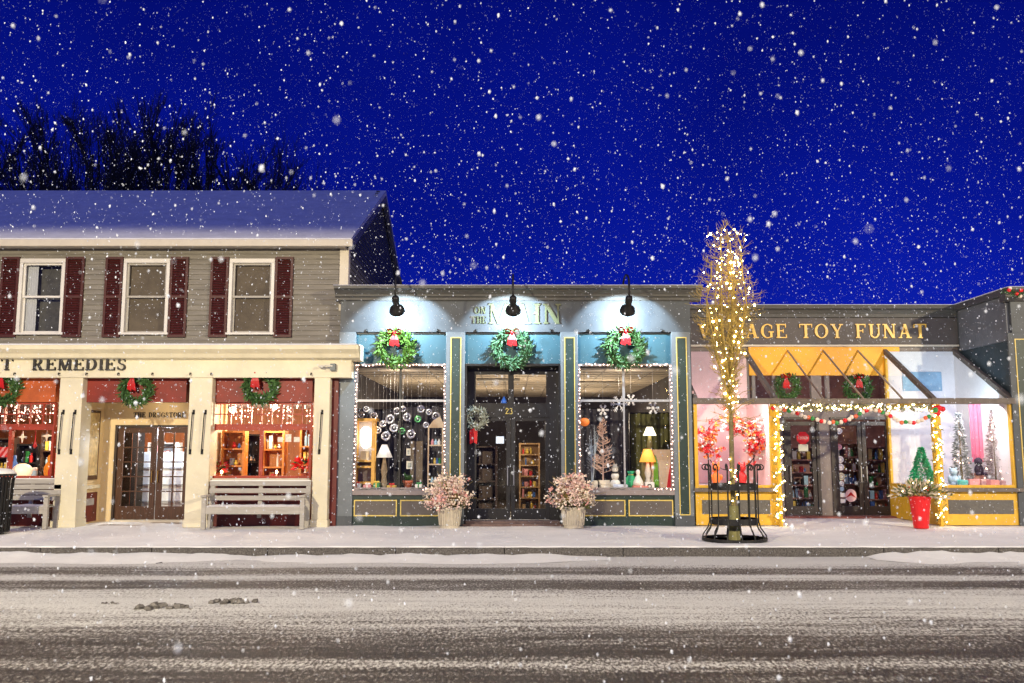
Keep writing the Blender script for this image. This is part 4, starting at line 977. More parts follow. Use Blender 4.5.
# other window -----------------------------------------------------
c = stand(603, 20.6); zt_ = Z(419, 20.6)
t = thing('twig_tree', 'slim pinkish bare twig tree standing on white blocks', 'tree', (c.x, c.y, PZ + .2))
pinkw = mat('blush_twig', (.62, .42, .34), .6, .1)
mb = MB(); z0 = PZ + .2; mb.tube([(c.x, c.y, z0), (c.x + .01, c.y, (z0 + zt_) / 2), (c.x, c.y, zt_)], [.02, .014, .005], 6); tr = mb.build('trunk', pinkw, t)
mb = MB()
for k in range(75):
    f = random.random(); z = z0 + .12 + (zt_ - z0 - .1) * f; a = random.uniform(0, 6.28); L = .25 * (1 - f) + .05
    p = Vector((c.x, c.y, z)); q = p + Vector((math.cos(a) * L, math.sin(a) * L * .7, L * .35)); mb.tube([p, p.lerp(q, .6) + Vector((0, 0, -.01)), q], [.008, .007, .004], 4)
    for s in range(3):
        w = p.lerp(q, random.uniform(.5, 1)); mb.tube([w, w + Vector((random.uniform(-.05, .05), random.uniform(-.04, .04), random.uniform(.02, .07)))], [.006, .004], 4)
mb.build('twigs', pinkw, t)
for i, (u, v0, w, lab) in enumerate(((604, 476, .24, 'upper plain white block under the twig tree'), (606, 489.5, .28, 'lower plain white block under the twig tree'), (595, 489, .10, 'small white block at the planter side of the twig tree'))):
    z = PZ if i else PZ + .102
    crate(u, 20.6 if i < 2 else 20.4, w, .10 if i < 2 else .2, cr, lab, z=z, name='display_block', cat='block')
c = stand(615, 20.45); t = thing('snowman_figure', 'white snowman figure with a dark scarf beside the twig tree', 'figurine', c)
mb = MB(); mb.ball((c.x, c.y, PZ + .12), .12, 14, 9); mb.ball((c.x, c.y, PZ + .30), .09, 14, 9); mb.ball((c.x, c.y, PZ + .44), .07, 14, 9); mb.build('body', mat('felt_white', (.7, .66, .6), .8, .1), t, smooth=True)
MB().ring((c.x, c.y, PZ + .375), .062, .022, 7, 18).build('scarf', PALETTE[6], t, smooth=True)
MB().lathe(c.x, c.y, [(.08, PZ + .49), (.08, PZ + .50), (.05, PZ + .51), (.05, PZ + .57)], 14).build('hat', mat('hat_grey', (.35, .33, .31), .7, .1), t)
for dx in (-.025, .025): MB().ball((c.x + dx, c.y - .065, PZ + .455), .009, 6, 4).build('eye', black_paint, t)
c = stand(620, 20.32); t = thing('towel_roll', 'rolled white towel lying before the snowman figure', 'towel', c)
MB().tube([(c.x - .16, c.y, PZ + .06), (c.x + .16, c.y + .03, PZ + .06)], .06, 16).build('roll', mat('towel', (.5, .52, .6), .9, .15, 20), t, smooth=True)
c = stand(631, 20.42); t = thing('green_bag', 'bright green gathered bag between the snowman and the lit lamps', 'bag', c)
MB().lathe(c.x, c.y, [(.11, PZ), (.14, PZ + .12), (.12, PZ + .26), (.05, PZ + .33), (.09, PZ + .40), (.07, PZ + .41)], 18).build('bag', mat('green_cloth', (.02, .30, .12), .6, .25, 12), t, smooth=True)
MB().ring((c.x, c.y, PZ + .33), .055, .012, 6, 16).build('tie', gold, t)
c = stand(638, 20.3); t = thing('white_figurine', 'white robed figurine with rosy base in front of the amber lamp', 'figurine', c)
MB().lathe(c.x, c.y, [(.13, PZ + .10), (.11, PZ + .18), (.05, PZ + .30), (.035, PZ + .33), (.05, PZ + .37), (.045, PZ + .42), (.01, PZ + .45)], 16).build('robe', mat('porcelain', (.75, .70, .62), .3, .05), t, smooth=True)
MB().lathe(c.x, c.y, [(.15, PZ), (.15, PZ + .06), (.12, PZ + .10)], 16).build('base', mat('rosy', (.5, .16, .12), .5, .2), t)
amber_shade = mat('amber_shade', (.8, .4, .08), .6, 0, emit=(1, .40, .05), estr=.95)
pale_shade = mat('pale_lit_shade', (.8, .78, .6), .6, 0, emit=(1, .9, .62), estr=2.6)
t = table_lamp(647.5, 20.55, 449, 462, 490, .09, .19, amber_shade, mat('white_lamp_base', (.6, .55, .5), .4, .1), 'table lamp with a glowing amber shade on a white base')
MB().lathe(X(649.5, 435, 20.95), 20.95, [(.22, PZ), (.22, PZ + .62), (.20, PZ + .64)], 18).build('pedestal', mat('olive_stand', (.2, .17, .07), .6, .2), base=(X(649.5, 435, 20.95), 20.95, PZ))
tag(bpy.data.objects['pedestal'], 'olive round pedestal behind the amber lamp carrying the cream lamp', 'pedestal')
table_lamp(650, 20.95, 427, 435.5, 455, .07, .155, pale_shade, MATS['olive_stand'], 'table lamp with a glowing cream shade above the amber one', foot=PZ + .642)
crate(649, 20.3, .2, .17, PALETTE[0], 'white box with a round dark mark under the amber lamp')
o = MB(); q = P(649.5, 479, 20.19); o.ring((q.x, 20.196, PZ + .085), .04, .012, 6, 18, 'y')
o = o.build('wheel_mark', black_paint, bpy.data.objects['gift_box.005'])
ribboned(640, 20.2, .34, .09, mat('rose_goods', (.6, .2, .16), .5, .2), PALETTE[0], 'long rose gift box with white ribbon at the front of the window')
c = stand(663.5, 20.6); t = thing('stocking_board', 'cream panel with one green and one red felt strip hanging on it', 'board', c)
z1 = Z(449.5, 20.6); MB().box(c.x - .28, c.x + .28, 20.58, 20.62, PZ, z1).build('panel', mat('cream_panel_goods', (.66, .48, .32), .6, .1), t)
MB().xz([(c.x - .24, PZ + .02), (c.x - .12, PZ + .02), (c.x - .14, z1 - .3), (c.x - .20, z1 - .12), (c.x - .22, z1 - .3)], 20.54, 20.575).build('felt_strip', mat('lime_felt', (.18, .42, .04), .8, .1), t)
MB().xz([(c.x + .06, PZ + .02), (c.x + .16, PZ + .02), (c.x + .24, z1 - .25), (c.x + .20, z1 - .14), (c.x + .16, z1 - .3), (c.x + .10, PZ + .3)], 20.54, 20.575).build('felt_strip', mat('red_felt', (.62, .02, .03), .8, .1), t)
c = P(584.5, 422, 20.45); t = thing('orange_ornament', 'round orange ornament with an added glow hanging by the pilaster above the planter', 'lantern', c)
MB().ball(c, .115, 16, 9, (1, 1, .85)).build('globe', mat('orange_glow', (.7, .16, .03), .6, .1, emit=(1, .25, .04), estr=.4), t, smooth=True)  # ornament's glow put in as emission, no lamp inside
MB().lathe(c.x, c.y, [(.06, c.z + .09), (.05, c.z + .13), (.02, c.z + .16)], 12).build('cap', black_paint, t); MB().tube([(c.x, c.y, c.z + .15), (c.x, c.y, 3.6)], .004, 4).build('cord', iron, t)
def snowflake_orn(u, v, Y, r, lab):
    c = P(u, v, Y); t = thing('snowflake_ornament', lab, 'ornament', c); mb = MB()
    for k in range(6):
        q = k * math.pi / 3; d = Vector((math.cos(q), .15 * math.sin(q * 2), math.sin(q))); mb.tube([c, c + d * r], [.012, .007], 5)
        for s in (-1, 1):
            e = Vector((math.cos(q + s * .7), 0, math.sin(q + s * .7)))
            for f in (.45, .7): mb.tube([c + d * r * f, c + d * r * f + e * r * .3], .007, 4)
    mb.build('flake', mat('glitter_white', (.8, .8, .82), .4, .1), t); MB().tube([c + Vector((0, 0, r)), (c.x, Y, 3.6)], .003, 4).build('thread', metal_bar, t)
snowflake_orn(619, 404, 20.35, .20, 'large white snowflake ornament over the window bar beside the mullion')
snowflake_orn(603, 410, 20.5, .13, 'white snowflake ornament hanging just over the twig tree tip')
snowflake_orn(653, 408, 20.4, .15, 'white snowflake ornament hanging over the cream lamp')
snowflake_orn(631, 400, 20.6, .14, 'white snowflake ornament hanging on the lamp side of the mullion')
c = stand(592, 20.7); t = thing('bare_branch', 'bluish white bare branch standing beside the twig tree', 'branch', c); mb = MB()
for k in range(9):
    x = c.x + random.uniform(-.1, .1); q = Vector((x + random.uniform(-.18, .15), c.y, Z(random.uniform(425, 455), 20.7)))
    mb.tube([(c.x, c.y, PZ), Vector((c.x, c.y, PZ)).lerp(q, .6) + Vector((random.uniform(-.03, .03), 0, 0)), q], [.013, .01, .004], 5)
    for s in range(4):
        w = Vector((c.x, c.y, PZ)).lerp(q, random.uniform(.45, .95)); mb.tube([w, w + Vector((random.uniform(-.14, .14), 0, random.uniform(.04, .14)))], [.006, .003], 4)
mb.build('stems', mat('frosty_stem', (.35, .40, .46), .6, .1), t)
MB().lathe(c.x, c.y, [(.06, PZ), (.08, PZ + .16), (.07, PZ + .16)], 12).build('vase', PALETTE[7], t)

# ------------------------------------------------------------------ string lights
def string_lights(label, pts, step, m, r, wobble=.012, cat='string lights', name='string_lights', group=None, maxb=100):
    t = thing(name, label, cat, pts[0], group)
    q = [jit(p, wobble) for p in along(pts, step)]
    MB().tube([p + Vector((0, .012, 0)) for p in q], .005, 4).build('wire', mat('wire_green', (.02, .05, .03), .6, 0), t)
    for p in q[:maxb]: bulb(t, p, m, r)
    return t
for k, lab in ((0, 'pinkish white fairy lights round the gift shop window with the lit cabinet'), (2, 'pinkish white fairy lights round the gift shop window with the twig tree')):
    a, b = bx[k]; y = Y0 + .015
    string_lights(lab, [(a + .02, y, zSill + .02), (a + .02, y, zWin - .03), (b - .02, y, zWin - .03), (b - .02, y, zSill + .02), (a + .03, y, zSill + .02)], .08, pink_bulb, .0145, .024)
# icicle lights behind the drugstore transoms
def icicle(label, u0, u1, dense):
    t = thing('icicle_lights', label, 'string lights', (X(u0, 410, 20.15), 20.15, Z(403, 20.15))); n = 0; wires = MB()
    x0, x1, zt = X(u0, 410, 20.15), X(u1, 410, 20.15), Z(403.5, 20.15)
    wires.tube([(x0, 20.15, zt), (x1, 20.15, zt)], .006, 4); k = 0
    while n < 95:
        x = random.uniform(x0, x1); y = 20.15 + random.uniform(-.04, .25); L = random.uniform(.05, .52)
        wires.tube([(x, y, zt), (x + random.uniform(-.03, .03), y, zt - L)], .003, 3)
        for z in (zt - L, zt - L * .55):
            bulb(t, (x, y, z), pink_bulb, .013); n += 1
    wires.build('wire', mat('wire_white', (.5, .5, .5), .6, 0), t)
icicle('icicle lights behind the transom panes over the drugstore bench with the poinsettias', 230, 312, 1)
icicle('icicle lights behind the transom panes over the hanging paper stars', -6, 55, 1)

# ------------------------------------------------------------------ barn lamps over the arches
def barn_lamp(u, label):
    ym = 19.22; c = P(u, 311, ym); x = c.x; t = thing('barn_lamp', label, 'wall lamp', (x, 19.72, zTop), 'black barn lamps over the gift shop arches')
    zt = zTop + .04
    MB().tube([(x, 19.9, zTop - .02), (x, 19.86, zt + .05), (x, 19.7, zt + .12), (x, 19.4, zt + .14), (x, 19.1, zt + .06), (x, ym - .31, zt - .06), (x, ym - .36, c.z + .34), (x, ym - .30, c.z + .24)], .022, 8).build('gooseneck', iron, t, smooth=True)
    MB().box(x - .06, x + .06, 19.84, 19.95, zTop + .025, zTop + .05).build('bracket', iron, t)
    ax = Vector((0, .80, -.60)); top = Vector((x, ym - .30, c.z + .24)); n = 24
    prof = [(.045, -.04), (.075, 0.0), (.08, .10), (.065, .15), (.075, .22), (.11, .28), (.155, .33), (.17, .40), (.163, .40), (.148, .335), (.10, .285), (.02, .24)]
    s1 = Vector((1, 0, 0)); s2 = ax.cross(s1); mb = MB(); vs = []
    for r, d in prof:
        for j in range(n):
            q = 2 * math.pi * j / n; vs.append(top + ax * d + (s1 * math.cos(q) + s2 * math.sin(q)) * r)
    k = len(prof); mb.add(vs, [(i * n + j, i * n + (j + 1) % n, (i + 1) * n + (j + 1) % n, (i + 1) * n + j) for i in range(k - 1) for j in range(n)] + [tuple(range(n - 1, -1, -1))])
    mb.build('lamp_shade', iron, t, smooth=True)
    p = top + ax * .36
    MB().ball(p - ax * .05, .05, 10, 7).build('bulb', mat('cool_bulb', (1, 1, 1), .3, 0, emit=(.8, .92, 1.0), estr=12), t, smooth=True)
    d = bpy.data.lights.new('barn_lamp_light', 'SPOT'); d.energy = 430; d.color = (.66, .85, 1.0); d.spot_size = R(122); d.spot_blend = .16; d.shadow_soft_size = .03
    o = bpy.data.objects.new('barn_lamp_light', d); COL.objects.link(o); o.location = top + ax * .43
    o.rotation_euler = Vector((0, math.cos(R(22)), -math.sin(R(22)))).to_track_quat('-Z', 'Y').to_euler()
barn_lamp(397, 'black barn lamp over the arch next to the drugstore')
barn_lamp(513, 'black barn lamp over the arch with the sign letters above the door')
barn_lamp(627.5, 'black barn lamp over the arch nearest the lit tree')

# ------------------------------------------------------------------ wreaths
def wreath(u, v, Y, r, label, m, bow_at='top', bow_u=0, n=620, tube=.34, tail=1.0, bow=True, L=.16, name='wreath', berries=False):
    c = P(u, v, Y); t = thing(name, label, 'wreath', c, None)
    mb = MB(); rr = r * (1 - tube * .55); th = r * tube
    for k in range(n):
        a = random.uniform(0, 6.283); b = random.uniform(0, 6.283); q = th * .55 * math.sqrt(random.random())
        rad = Vector((math.cos(a), 0, math.sin(a))); tan = Vector((-math.sin(a), 0, math.cos(a)))
        o = rad * math.cos(b) + Vector((0, 1, 0)) * math.sin(b)
        p = c + rad * rr + o * q + Vector((0, -.02, 0))
        d = tan * random.uniform(.1, 1.0) + o * random.uniform(.2, 1.1) + Vector((random.gauss(0, .25), random.gauss(0, .25), random.gauss(0, .25)))
        mb.leaf(p, d, L * random.uniform(.6, 1.2) * r / .42, .045 * r / .42)
    mb.ring(c, rr, th * .35, 6, 24, 'y')
    mb.build('greenery', m, t)
    if bow:
        ang = {'top': math.pi / 2, 'topleft': math.pi / 2 + .25}[bow_at]
        k = c + Vector((math.cos(ang) * rr + bow_u, -th * .9, math.sin(ang) * rr)); s = r / .35
        mb = MB()
        for sg in (-1, 1):
            pts = [k, k + Vector((sg * .07 * s, -.02, .07 * s)), k + Vector((sg * .13 * s, -.03, .05 * s)), k + Vector((sg * .12 * s, -.03, -.02 * s)), k + Vector((sg * .05 * s, -.02, -.015 * s)), k]
            for w0, w1 in zip(pts, pts[1:]):
                mb.add([w0 + Vector((0, -.035 * s, .02)), w1 + Vector((0, -.035 * s, .02)), w1 + Vector((0, .035 * s, -.01)), w0 + Vector((0, .035 * s, -.01))], [(0, 1, 2, 3)])
            x1 = k + Vector((sg * .05 * s, -.02, -.26 * s * tail)); w = .042 * s
            mid = k.lerp(x1, .5) + Vector((sg * .015, -.03, 0))
            mb.add([k + Vector((-w * .5, -.01, 0)), k + Vector((w * .5, -.01, 0)), mid + Vector((w, 0, 0)), mid + Vector((-w, 0, 0)), x1 + Vector((w * 1.1, 0, 0)), x1 + Vector((-w * 1.1, 0, .04))], [(0, 1, 2, 3), (3, 2, 4, 5)])
        mb.ball(k + Vector((0, -.04, 0)), .032 * s, 9, 6)
        mb.build('bow', bow_red, t)
    return t
wreath(395, 348.5, Y0 - .08, .405, 'bright green wreath with a red bow under the barn lamp next to the drugstore', fresh_green)
wreath(512, 348.5, Y0 - .08, .415, 'bluish frosted wreath with a red bow above the gift shop door', frost_green)
wreath(625, 347.5, Y0 - .08, .425, 'full green wreath with a red bow above the twig tree window', mat('wreath_mid_green', (.025, .09, .025), .6, .4, 14, col2=(.09, .20, .06)))
wreath(3, 388, 19.80, .37, 'dark wreath with a red bow on the orange band over the paper stars', wreath_green, tail=1.2)
wreath(136.5, 389.5, 19.80, .35, 'dark wreath with a long red ribbon over the porch of the drugstore', wreath_green, 'top', -.06, tail=1.25)
wreath(261, 386.5, 19.80, .37, 'dark wreath with a red ribbon and pale tuft over the bench window', wreath_green, 'topleft', -.02, tail=1.25)
w = wreath(476, 418, YD - .05, .24, 'small snowy wreath with a red bow hanging beside the black gift shop door', mat('wreath_snowy', (.16, .2, .13), .7, .4, 14, col2=(.5, .5, .42)), bow=False, n=380, L=.2)
c = P(473.5, 437, YD - .06); mb = MB()
for sg in (-1, 1): mb.xz([(c.x, c.z + .2), (c.x + sg * .09, c.z + .14), (c.x + sg * .08, c.z - .16), (c.x + sg * .01, c.z - .12)], c.y - .01 * (sg + 2), c.y)
mb.build('bow', bow_red, w)

# ------------------------------------------------------------------ planters with dried hydrangeas
def planter(u, label, seed):
    rnd = random.Random(seed); Y = 19.45; c = Vector((X(u, 520, Y), Y, ZB + .01)); z1 = Z(506.5, Y)
    t = thing('planter', label, 'planter', c, None)
    h = z1 - c.z; prof = [(.20, c.z), (.21, c.z + .04), (.20, c.z + .05), (.245, z1 - .06), (.27, z1 - .05), (.28, z1), (.24, z1), (.23, z1 - .08)]
    pot = MB().lathe(c.x, Y, prof, 24).build('pot', stone_pot, t, smooth=False)
    mb = MB()
    for k in range(26):
        a = 2 * math.pi * k / 26; x, y = math.cos(a), math.sin(a)
        mb.tube([(c.x + .214 * x, Y + .214 * y, c.z + .06), (c.x + .250 * x, Y + .250 * y, z1 - .07)], .012, 5)
    mb.build('flutes', stone_pot, pot)
    stems = MB(); heads = [MB(), MB(), MB()]
    for k in range(170):
        a = rnd.uniform(0, 6.283); e = rnd.uniform(.05, 1.45); L = rnd.uniform(.42, .84)
        d = Vector((math.cos(a) * math.cos(e) * .64, math.sin(a) * math.cos(e) * .55, math.sin(e) * .80 + .05))
        p0 = Vector((c.x + rnd.uniform(-.12, .12), Y + rnd.uniform(-.12, .12), z1 - .05)); p1 = p0 + d * L
        stems.tube([p0, p0.lerp(p1, .6) + Vector((0, 0, .06)), p1], [.006, .005, .003], 4)
        if rnd.random() < .86:
            hd = heads[rnd.choice((0, 0, 1, 1, 1, 2))]
            for s in range(16):
                q = p1 + Vector((rnd.gauss(0, .05), rnd.gauss(0, .05), rnd.gauss(0, .045)))
                hd.leaf(q, (rnd.uniform(-1, 1), rnd.uniform(-1, 1), rnd.uniform(-.4, 1)), rnd.uniform(.04, .075), .045)
    for k in range(12):
        a = rnd.uniform(-1.3, 1.3); p0 = Vector((c.x, Y, z1)); p1 = p0 + Vector((math.sin(a) * rnd.uniform(.4, .75), rnd.uniform(-.3, .3), math.cos(a) * rnd.uniform(.5, 1.0)))
        stems.tube([p0, p0.lerp(p1, .5) + Vector((0, 0, .08)), p1], [.006, .005, .003], 4)
    stems.build('stems', twig_m, t)
    for hd, m_ in zip(heads, (dry_flower, dry_pale, mat('rosy_hydrangea', (.72, .38, .34), .8, .2, 20))): hd.build('flower_heads', m_, t)['kind'] = 'stuff'
    g = MB()
    for k in range(60):
        a = rnd.uniform(0, 6.283); g.leaf((c.x + .15 * math.cos(a), Y + .15 * math.sin(a), z1), (math.cos(a), math.sin(a), rnd.uniform(-.2, .8)), .24, .07)
    g.build('leaves', mat('dull_leaf', (.10, .10, .035), .8, .3, 9), t)
planter(449.5, 'stone planter of dried pink hydrangeas at the lit cabinet side of the door', 3)
planter(573.5, 'stone planter of dried pink hydrangeas at the twig tree side of the door', 8)

# ================================================================== TOY SHOP (set back, with two glass roofed bays)
YT = 22.5
T_ = thing('toy_shop', 'grey toy shop with gold sign letters, amber band and two glass roofed yellow bays', 'building', (X(850, 480, YT), YT, ZB))
tx0, tx1 = gxe + .004, X(955, 305, YT)
tz, tzc = Z(305, YT - .2), Z(317.5, YT)
zs0, zs1 = Z(346.5, YT), Z(375.5, YT)
zd0 = Z(402, YT)                                     # top of the door wall
dl = (X(785.5, 470, YT), X(819, 470, YT)); dr = (X(833, 470, YT), X(893, 470, YT)); zdt = Z(419.5, YT)
vx0, vx1 = X(752, 470, YT), X(905, 470, YT)
mb = MB(); mb.box(tx0, tx1, YT, YT + .14, zs0, tz - .04)
mb.box(tx0, tx1 + 3, 33, 33.1, ZB, tz - .1)
mb.holes(tx0, tx1, ZB, zd0, YT, YT + .14, [(dl[0], dl[1], ZB, zdt), (dr[0], dr[1], ZB, zdt)])
mb.box(tx0, vx0, YT, YT + .14, zd0, zs0); mb.box(vx1, tx1, YT, YT + .14, zd0, zs0)
mb.build('wall', toy_grey, T_)
MB().box(tx0, tx1 + .1, YT + .1, 33, tz - .2, tz - .12).build('roof', roof_snow, T_)
pc = [(YT - .002, tzc - .02), (YT - .04, tzc), (YT - .05, tzc + .08), (YT - .10, tz - .12), (YT - .18, tz - .08), (YT - .2, tz), (YT + .16, tz + .01), (YT + .16, tzc - .02)]
co = MB().yz(pc, tx0, tx1).build('cornice', slate_dark, T_)
MB().yz([(YT - .22, tz + .002), (YT - .2, tz + .018), (YT + .14, tz + .028), (YT + .14, tz + .012)], tx0, tx1).build('cornice_snow', roof_snow, co)
MB().box(tx0, tx1 - .002, YT - .06, YT - .002, Z(345, YT), tzc - .022).build('sign_board', toy_sign, T_)
MB().box(tx0, tx1 - .003, YT - .09, YT - .001, zs0 - .01, Z(345, YT) - .002).build('sign_ledge', trim_pale, T_)
text(MB(), 'VILLAGE TOY FUNAT', X(697, 331, YT), X(925, 331, YT), Z(338.5, YT), Z(324.5, YT) - Z(338.5, YT), YT - .062, .035, .16).build('sign_lettering', gold_letter, T_)
MB().box(vx0, vx1, YT - .04, YT + .1, zs1, zs0 - .012).build('amber_band', amber, T_)
# transom glazing over the doors
mb = MB(); posts = [752, 772, 811, 826, 866, 893, 905]
for u in posts:
    x = X(u, 390, YT); w = .16 if u == 811 else .05
    mb.box(x, x + w * 1.6, YT - .03, YT + .1, zd0, zs1 - .002)
mb.build('transom_post', toy_grey, T_); bpy.data.objects['transom_post']['kind'] = 'stuff'
w = MB(); w.box(vx0, vx1, YT - .035, YT + .1, zd0 + .001, zd0 + .05); w = w.build('transom_window', toy_grey, T_); sheet_pane(w, vx0, vx1, zd0 + .05, zs1, YT + .04)
# doors
toy_door_m = mat('toy_dark_door', (.030, .022, .020), .4, .3)  # plain dark door paint, emits nothing
def toy_door(x0, x1, handle_x, glass_w=.10):
    mb = MB(); z0, z1, st = ZB + .06, zdt - .05, glass_w
    mb.box(x0, x0 + st, YT - .01, YT + .05, z0, z1); mb.box(x1 - st, x1, YT - .01, YT + .05, z0, z1)
    mb.box(x0 + st, x1 - st, YT - .01, YT + .05, z0, z0 + .22); mb.box(x0 + st, x1 - st, YT - .01, YT + .05, z1 - .10, z1)
    d = mb.build('door', toy_door_m, T_, bevel=.004); sheet_pane(d, x0 + st, x1 - st, z0 + .22, z1 - .1, YT + .02)
    MB().tube([(handle_x, YT - .01, 1.0), (handle_x, YT - .07, 1.02), (handle_x, YT - .07, 1.4), (handle_x, YT - .01, 1.42)], .014, 6).build('handle', mat('steel', (.5, .5, .5), .3, .1, metal=.9), d)
    return d
dA = toy_door(dl[0] + .05, dl[1] - .05, dl[0] + .11, .11)
xm = (dr[0] + dr[1]) / 2
dB = toy_door(dr[0] + .05, xm - .008, xm - .07); dC = toy_door(xm + .008, dr[1] - .05, xm + .07)
mb = MB()
for a, b in (dl, dr): mb.box(a - .03, a + .045, YT - .04, YT - .002, ZB, zdt); mb.box(b - .045, b + .03, YT - .04, YT - .002, ZB, zdt); mb.box(a - .03, b + .03, YT - .041, YT - .003, zdt, zdt + .06)
mb.build('door_frame', toy_door_m, T_)
MB().box(vx0 + .4, vx1 - .2, YT - .35, YT + .1, ZB - .04, ZB + .05).build('threshold', mat('brick_step', (.20, .07, .06), .8, .25, 9), T_)
# signs and stickers on the doors
q = P(802.5, 438, YT); r = .165; f = 'octagon'
sg = MB().xz([(q.x + r * math.cos(math.pi / 8 + k * math.pi / 4), q.z + r * math.sin(math.pi / 8 + k * math.pi / 4)) for k in range(8)], YT - .03, YT - .016).build('door_sign', mat('sign_red', (.75, .01, .02), .4, .05), dA)
text(MB(), 'CLOSED', q.x - .12, q.x + .12, q.z - .03, .07, YT - .031, .004).build('sign_lettering', white_paint, sg)
q = P(803, 448, YT); MB().box(q.x - .12, q.x + .12, YT - .026, YT - .015, q.z - .08, q.z + .09).build('door_notice', mat('notice_pale', (.58, .58, .45), .6, .1), dA)
rnd = random.Random(5)
for u, v, rr, m_ in ((839.5, 431, .075, PALETTE[0]), (839.5, 447, .07, PALETTE[5]), (840.5, 459.5, .085, PALETTE[0]), (840.8, 467, .085, PALETTE[0]), (841.3, 476.5, .095, mat('sticker_cream', (.7, .65, .4), .5, .1)), (841.8, 483.5, .06, PALETTE[0]), (842, 489, .055, PALETTE[7])):
    q = P(u, v, YT); s = MB().xz([(q.x + rr * math.cos(k * .3927), q.z + rr * math.sin(k * .3927)) for k in range(16)], YT + .006, YT + .012).build('sticker', m_, dB)
    MB().ring((q.x, YT + .004, q.z), rr * .55, .006, 5, 16, 'y').build('sticker_print', mat('print_grey', (.35, .33, .38), .6, .1), s)
for v in (495, 501): q = P(842.5, v, YT); MB().box(q.x - .07, q.x + .07, YT + .006, YT + .012, q.z - .05, q.z + .05).build('sticker', PALETTE[0], dB)
q = P(851, 495.5, YT)
ps = MB().xz([(q.x + .14 * math.cos(k * .314), q.z + .16 * math.sin(k * .314)) for k in range(20)], YT + .003, YT + .005).build('round_poster', mat('poster_pink', (.7, .45, .42), .6, .1), dB)
MB().xz([(q.x - .13, q.z - .06), (q.x - .06, q.z + .02), (q.x, q.z + .09), (q.x + .06, q.z + .02), (q.x + .13, q.z - .06), (q.x, q.z + .0)], YT - .0, YT + .0025).build('poster_shape', bow_red, ps)
# inside the toy shop
rt = room(T_, tx0 + .3, tx1 - .2, YT + .16, 27, ZB, 4.1, mat('toy_wall', (.26, .13, .11), .7, .3, 3), mat('toy_floor', (.12, .07, .05), .5, .2), mat('toy_ceiling', (.6, .55, .56), .8, .08))
for x, y, p in ((7.4, 24.4, 30), (9.4, 24.4, 30)): lamp_in((x, y, 3.5), p, (1, .82, .75), .15)
lamp_in((8.3, 23.3, 3.78), 22, (.85, .85, 1.0), .1)  # unseen bluish fill added to brighten the transom glass
for (ua, ub, y, h, sd, lab) in ((786, 822, 24.6, 1.9, 21, 'toy rack seen through the toy shop door with the red sign'), (832, 862, 24.3, 2.0, 22, 'toy rack seen through the door with the round stickers'), (866, 896, 23.9, 1.9, 23, 'toy rack seen through the door without stickers')):
    shelf_unit(X(ua, 470, y), X(ub, 470, y), y, y + .4, ZB, h, 5, mat('toy_rack', (.30, .15, .13), .6, .2), lab, seed=sd, name='toy_rack', cat='rack')

# bays -------------------------------------------------------------
zb0, zb1 = Z(487, Y0), Z(404, Y0); ztop = Z(399.5, Y0); zw = Z(351, YT)
def roof_quad(mb, x0, x1, off0, off1, ya=19.98, yb=YT - .01, za=None, zb=None):
    za = ztop if za is None else za; zb = zw if zb is None else zb
    n = Vector((0, -(zb - za), (yb - ya))).normalized()
    a = [Vector((x0, ya, za)), Vector((x1, ya, za)), Vector((x1, yb, zb)), Vector((x0, yb, zb))]
    mb.add([p + n * off0 for p in a] + [p + n * off1 for p in a], [(3, 2, 1, 0), (4, 5, 6, 7), (0, 1, 5, 4), (1, 2, 6, 5), (2, 3, 7, 6), (3, 0, 4, 7)])
white_bay = mat('bay_white', (.78, .76, .78), .7, .04); pink_bay = mat('bay_pink', (.74, .50, .50), .7, .06)
def bay(u0, u1, back_m, side_glass, g0, g1):
    x0, x1 = X(u0, 450, Y0), X(u1, 450, Y0); xa, xb = X(g0, 450, Y0), X(g1, 450, Y0)
    b = MB()
    b.box(x0, xa, Y0 - .0, Y0 + .12, ZB + .02, zb1); b.box(xb, x1, Y0, Y0 + .12, ZB + .02, zb1); b.box(xa, xb, Y0, Y0 + .1, zb0 - .02, zb0 + .04)
    b.box(xa, xb, Y0, Y0 + .1, ZB + .02, zb0 - .10)
    b = b.build('bay', yellow, T_, bevel=.006)
    sheet_pane(b, xa, xb, zb0 + .03, zb1, Y0 + .05)
    MB().box(x0 - .05, x1 + .03, Y0 - .14, Y0 + .1, zb0 - .10, zb0 - .024).build('sill', beam_brown, b, bevel=.006)
    MB().box(xa + .06, xb - .06, Y0 - .012, Y0 - .002, Z(514, Y0), Z(500, Y0)).build('base_panel', mat('bay_panel', (.10, .095, .085), .6, .2, 20), b)
    MB().box(x0 - .02, x1 + .02, Y0 - .06, Y0 + .14, zb1 + .002, ztop + .03).build('header_beam', beam_brown, b, bevel=.006)
    mb = MB()
    for x in (x0, x1 - .09): roof_quad(mb, x, x + .09, -.06, .05)
    mb.build('roof_rafter', beam_brown, b); 
    mb = MB(); roof_quad(mb, x0 + .09, x1 - .09, -.002, .004); mb.build('roof_pane', roof_pane, b)
    MB().box(x0 + .02, x1 - .02, Y0 + .12, YT - .012, zb0 - .08, zb0 - .01).build('display_floor', white_bay, b)
    MB().box(x0 + .02, x1 - .02, YT - .05, YT - .008, zb0, zw - .02).build('back_wall', back_m, b)
    return b, x0, x1
bL, lx0, lx1 = bay(694.5, 779, pink_bay, False, 698, 771)
bR, rx0, rx1 = bay(934.5, 1017, white_bay, True, 942.5, 1012.5)
MB().box(lx0 + .0, lx0 + .05, Y0 + .13, YT - .06, zb0, ztop + .2).build('side_wall', pink_bay, bL)
MB().box(lx1 - .06, lx1 - .02, Y0 + .13, YT - .06, ZB, ztop).build('side_wall', pink_bay, bL)
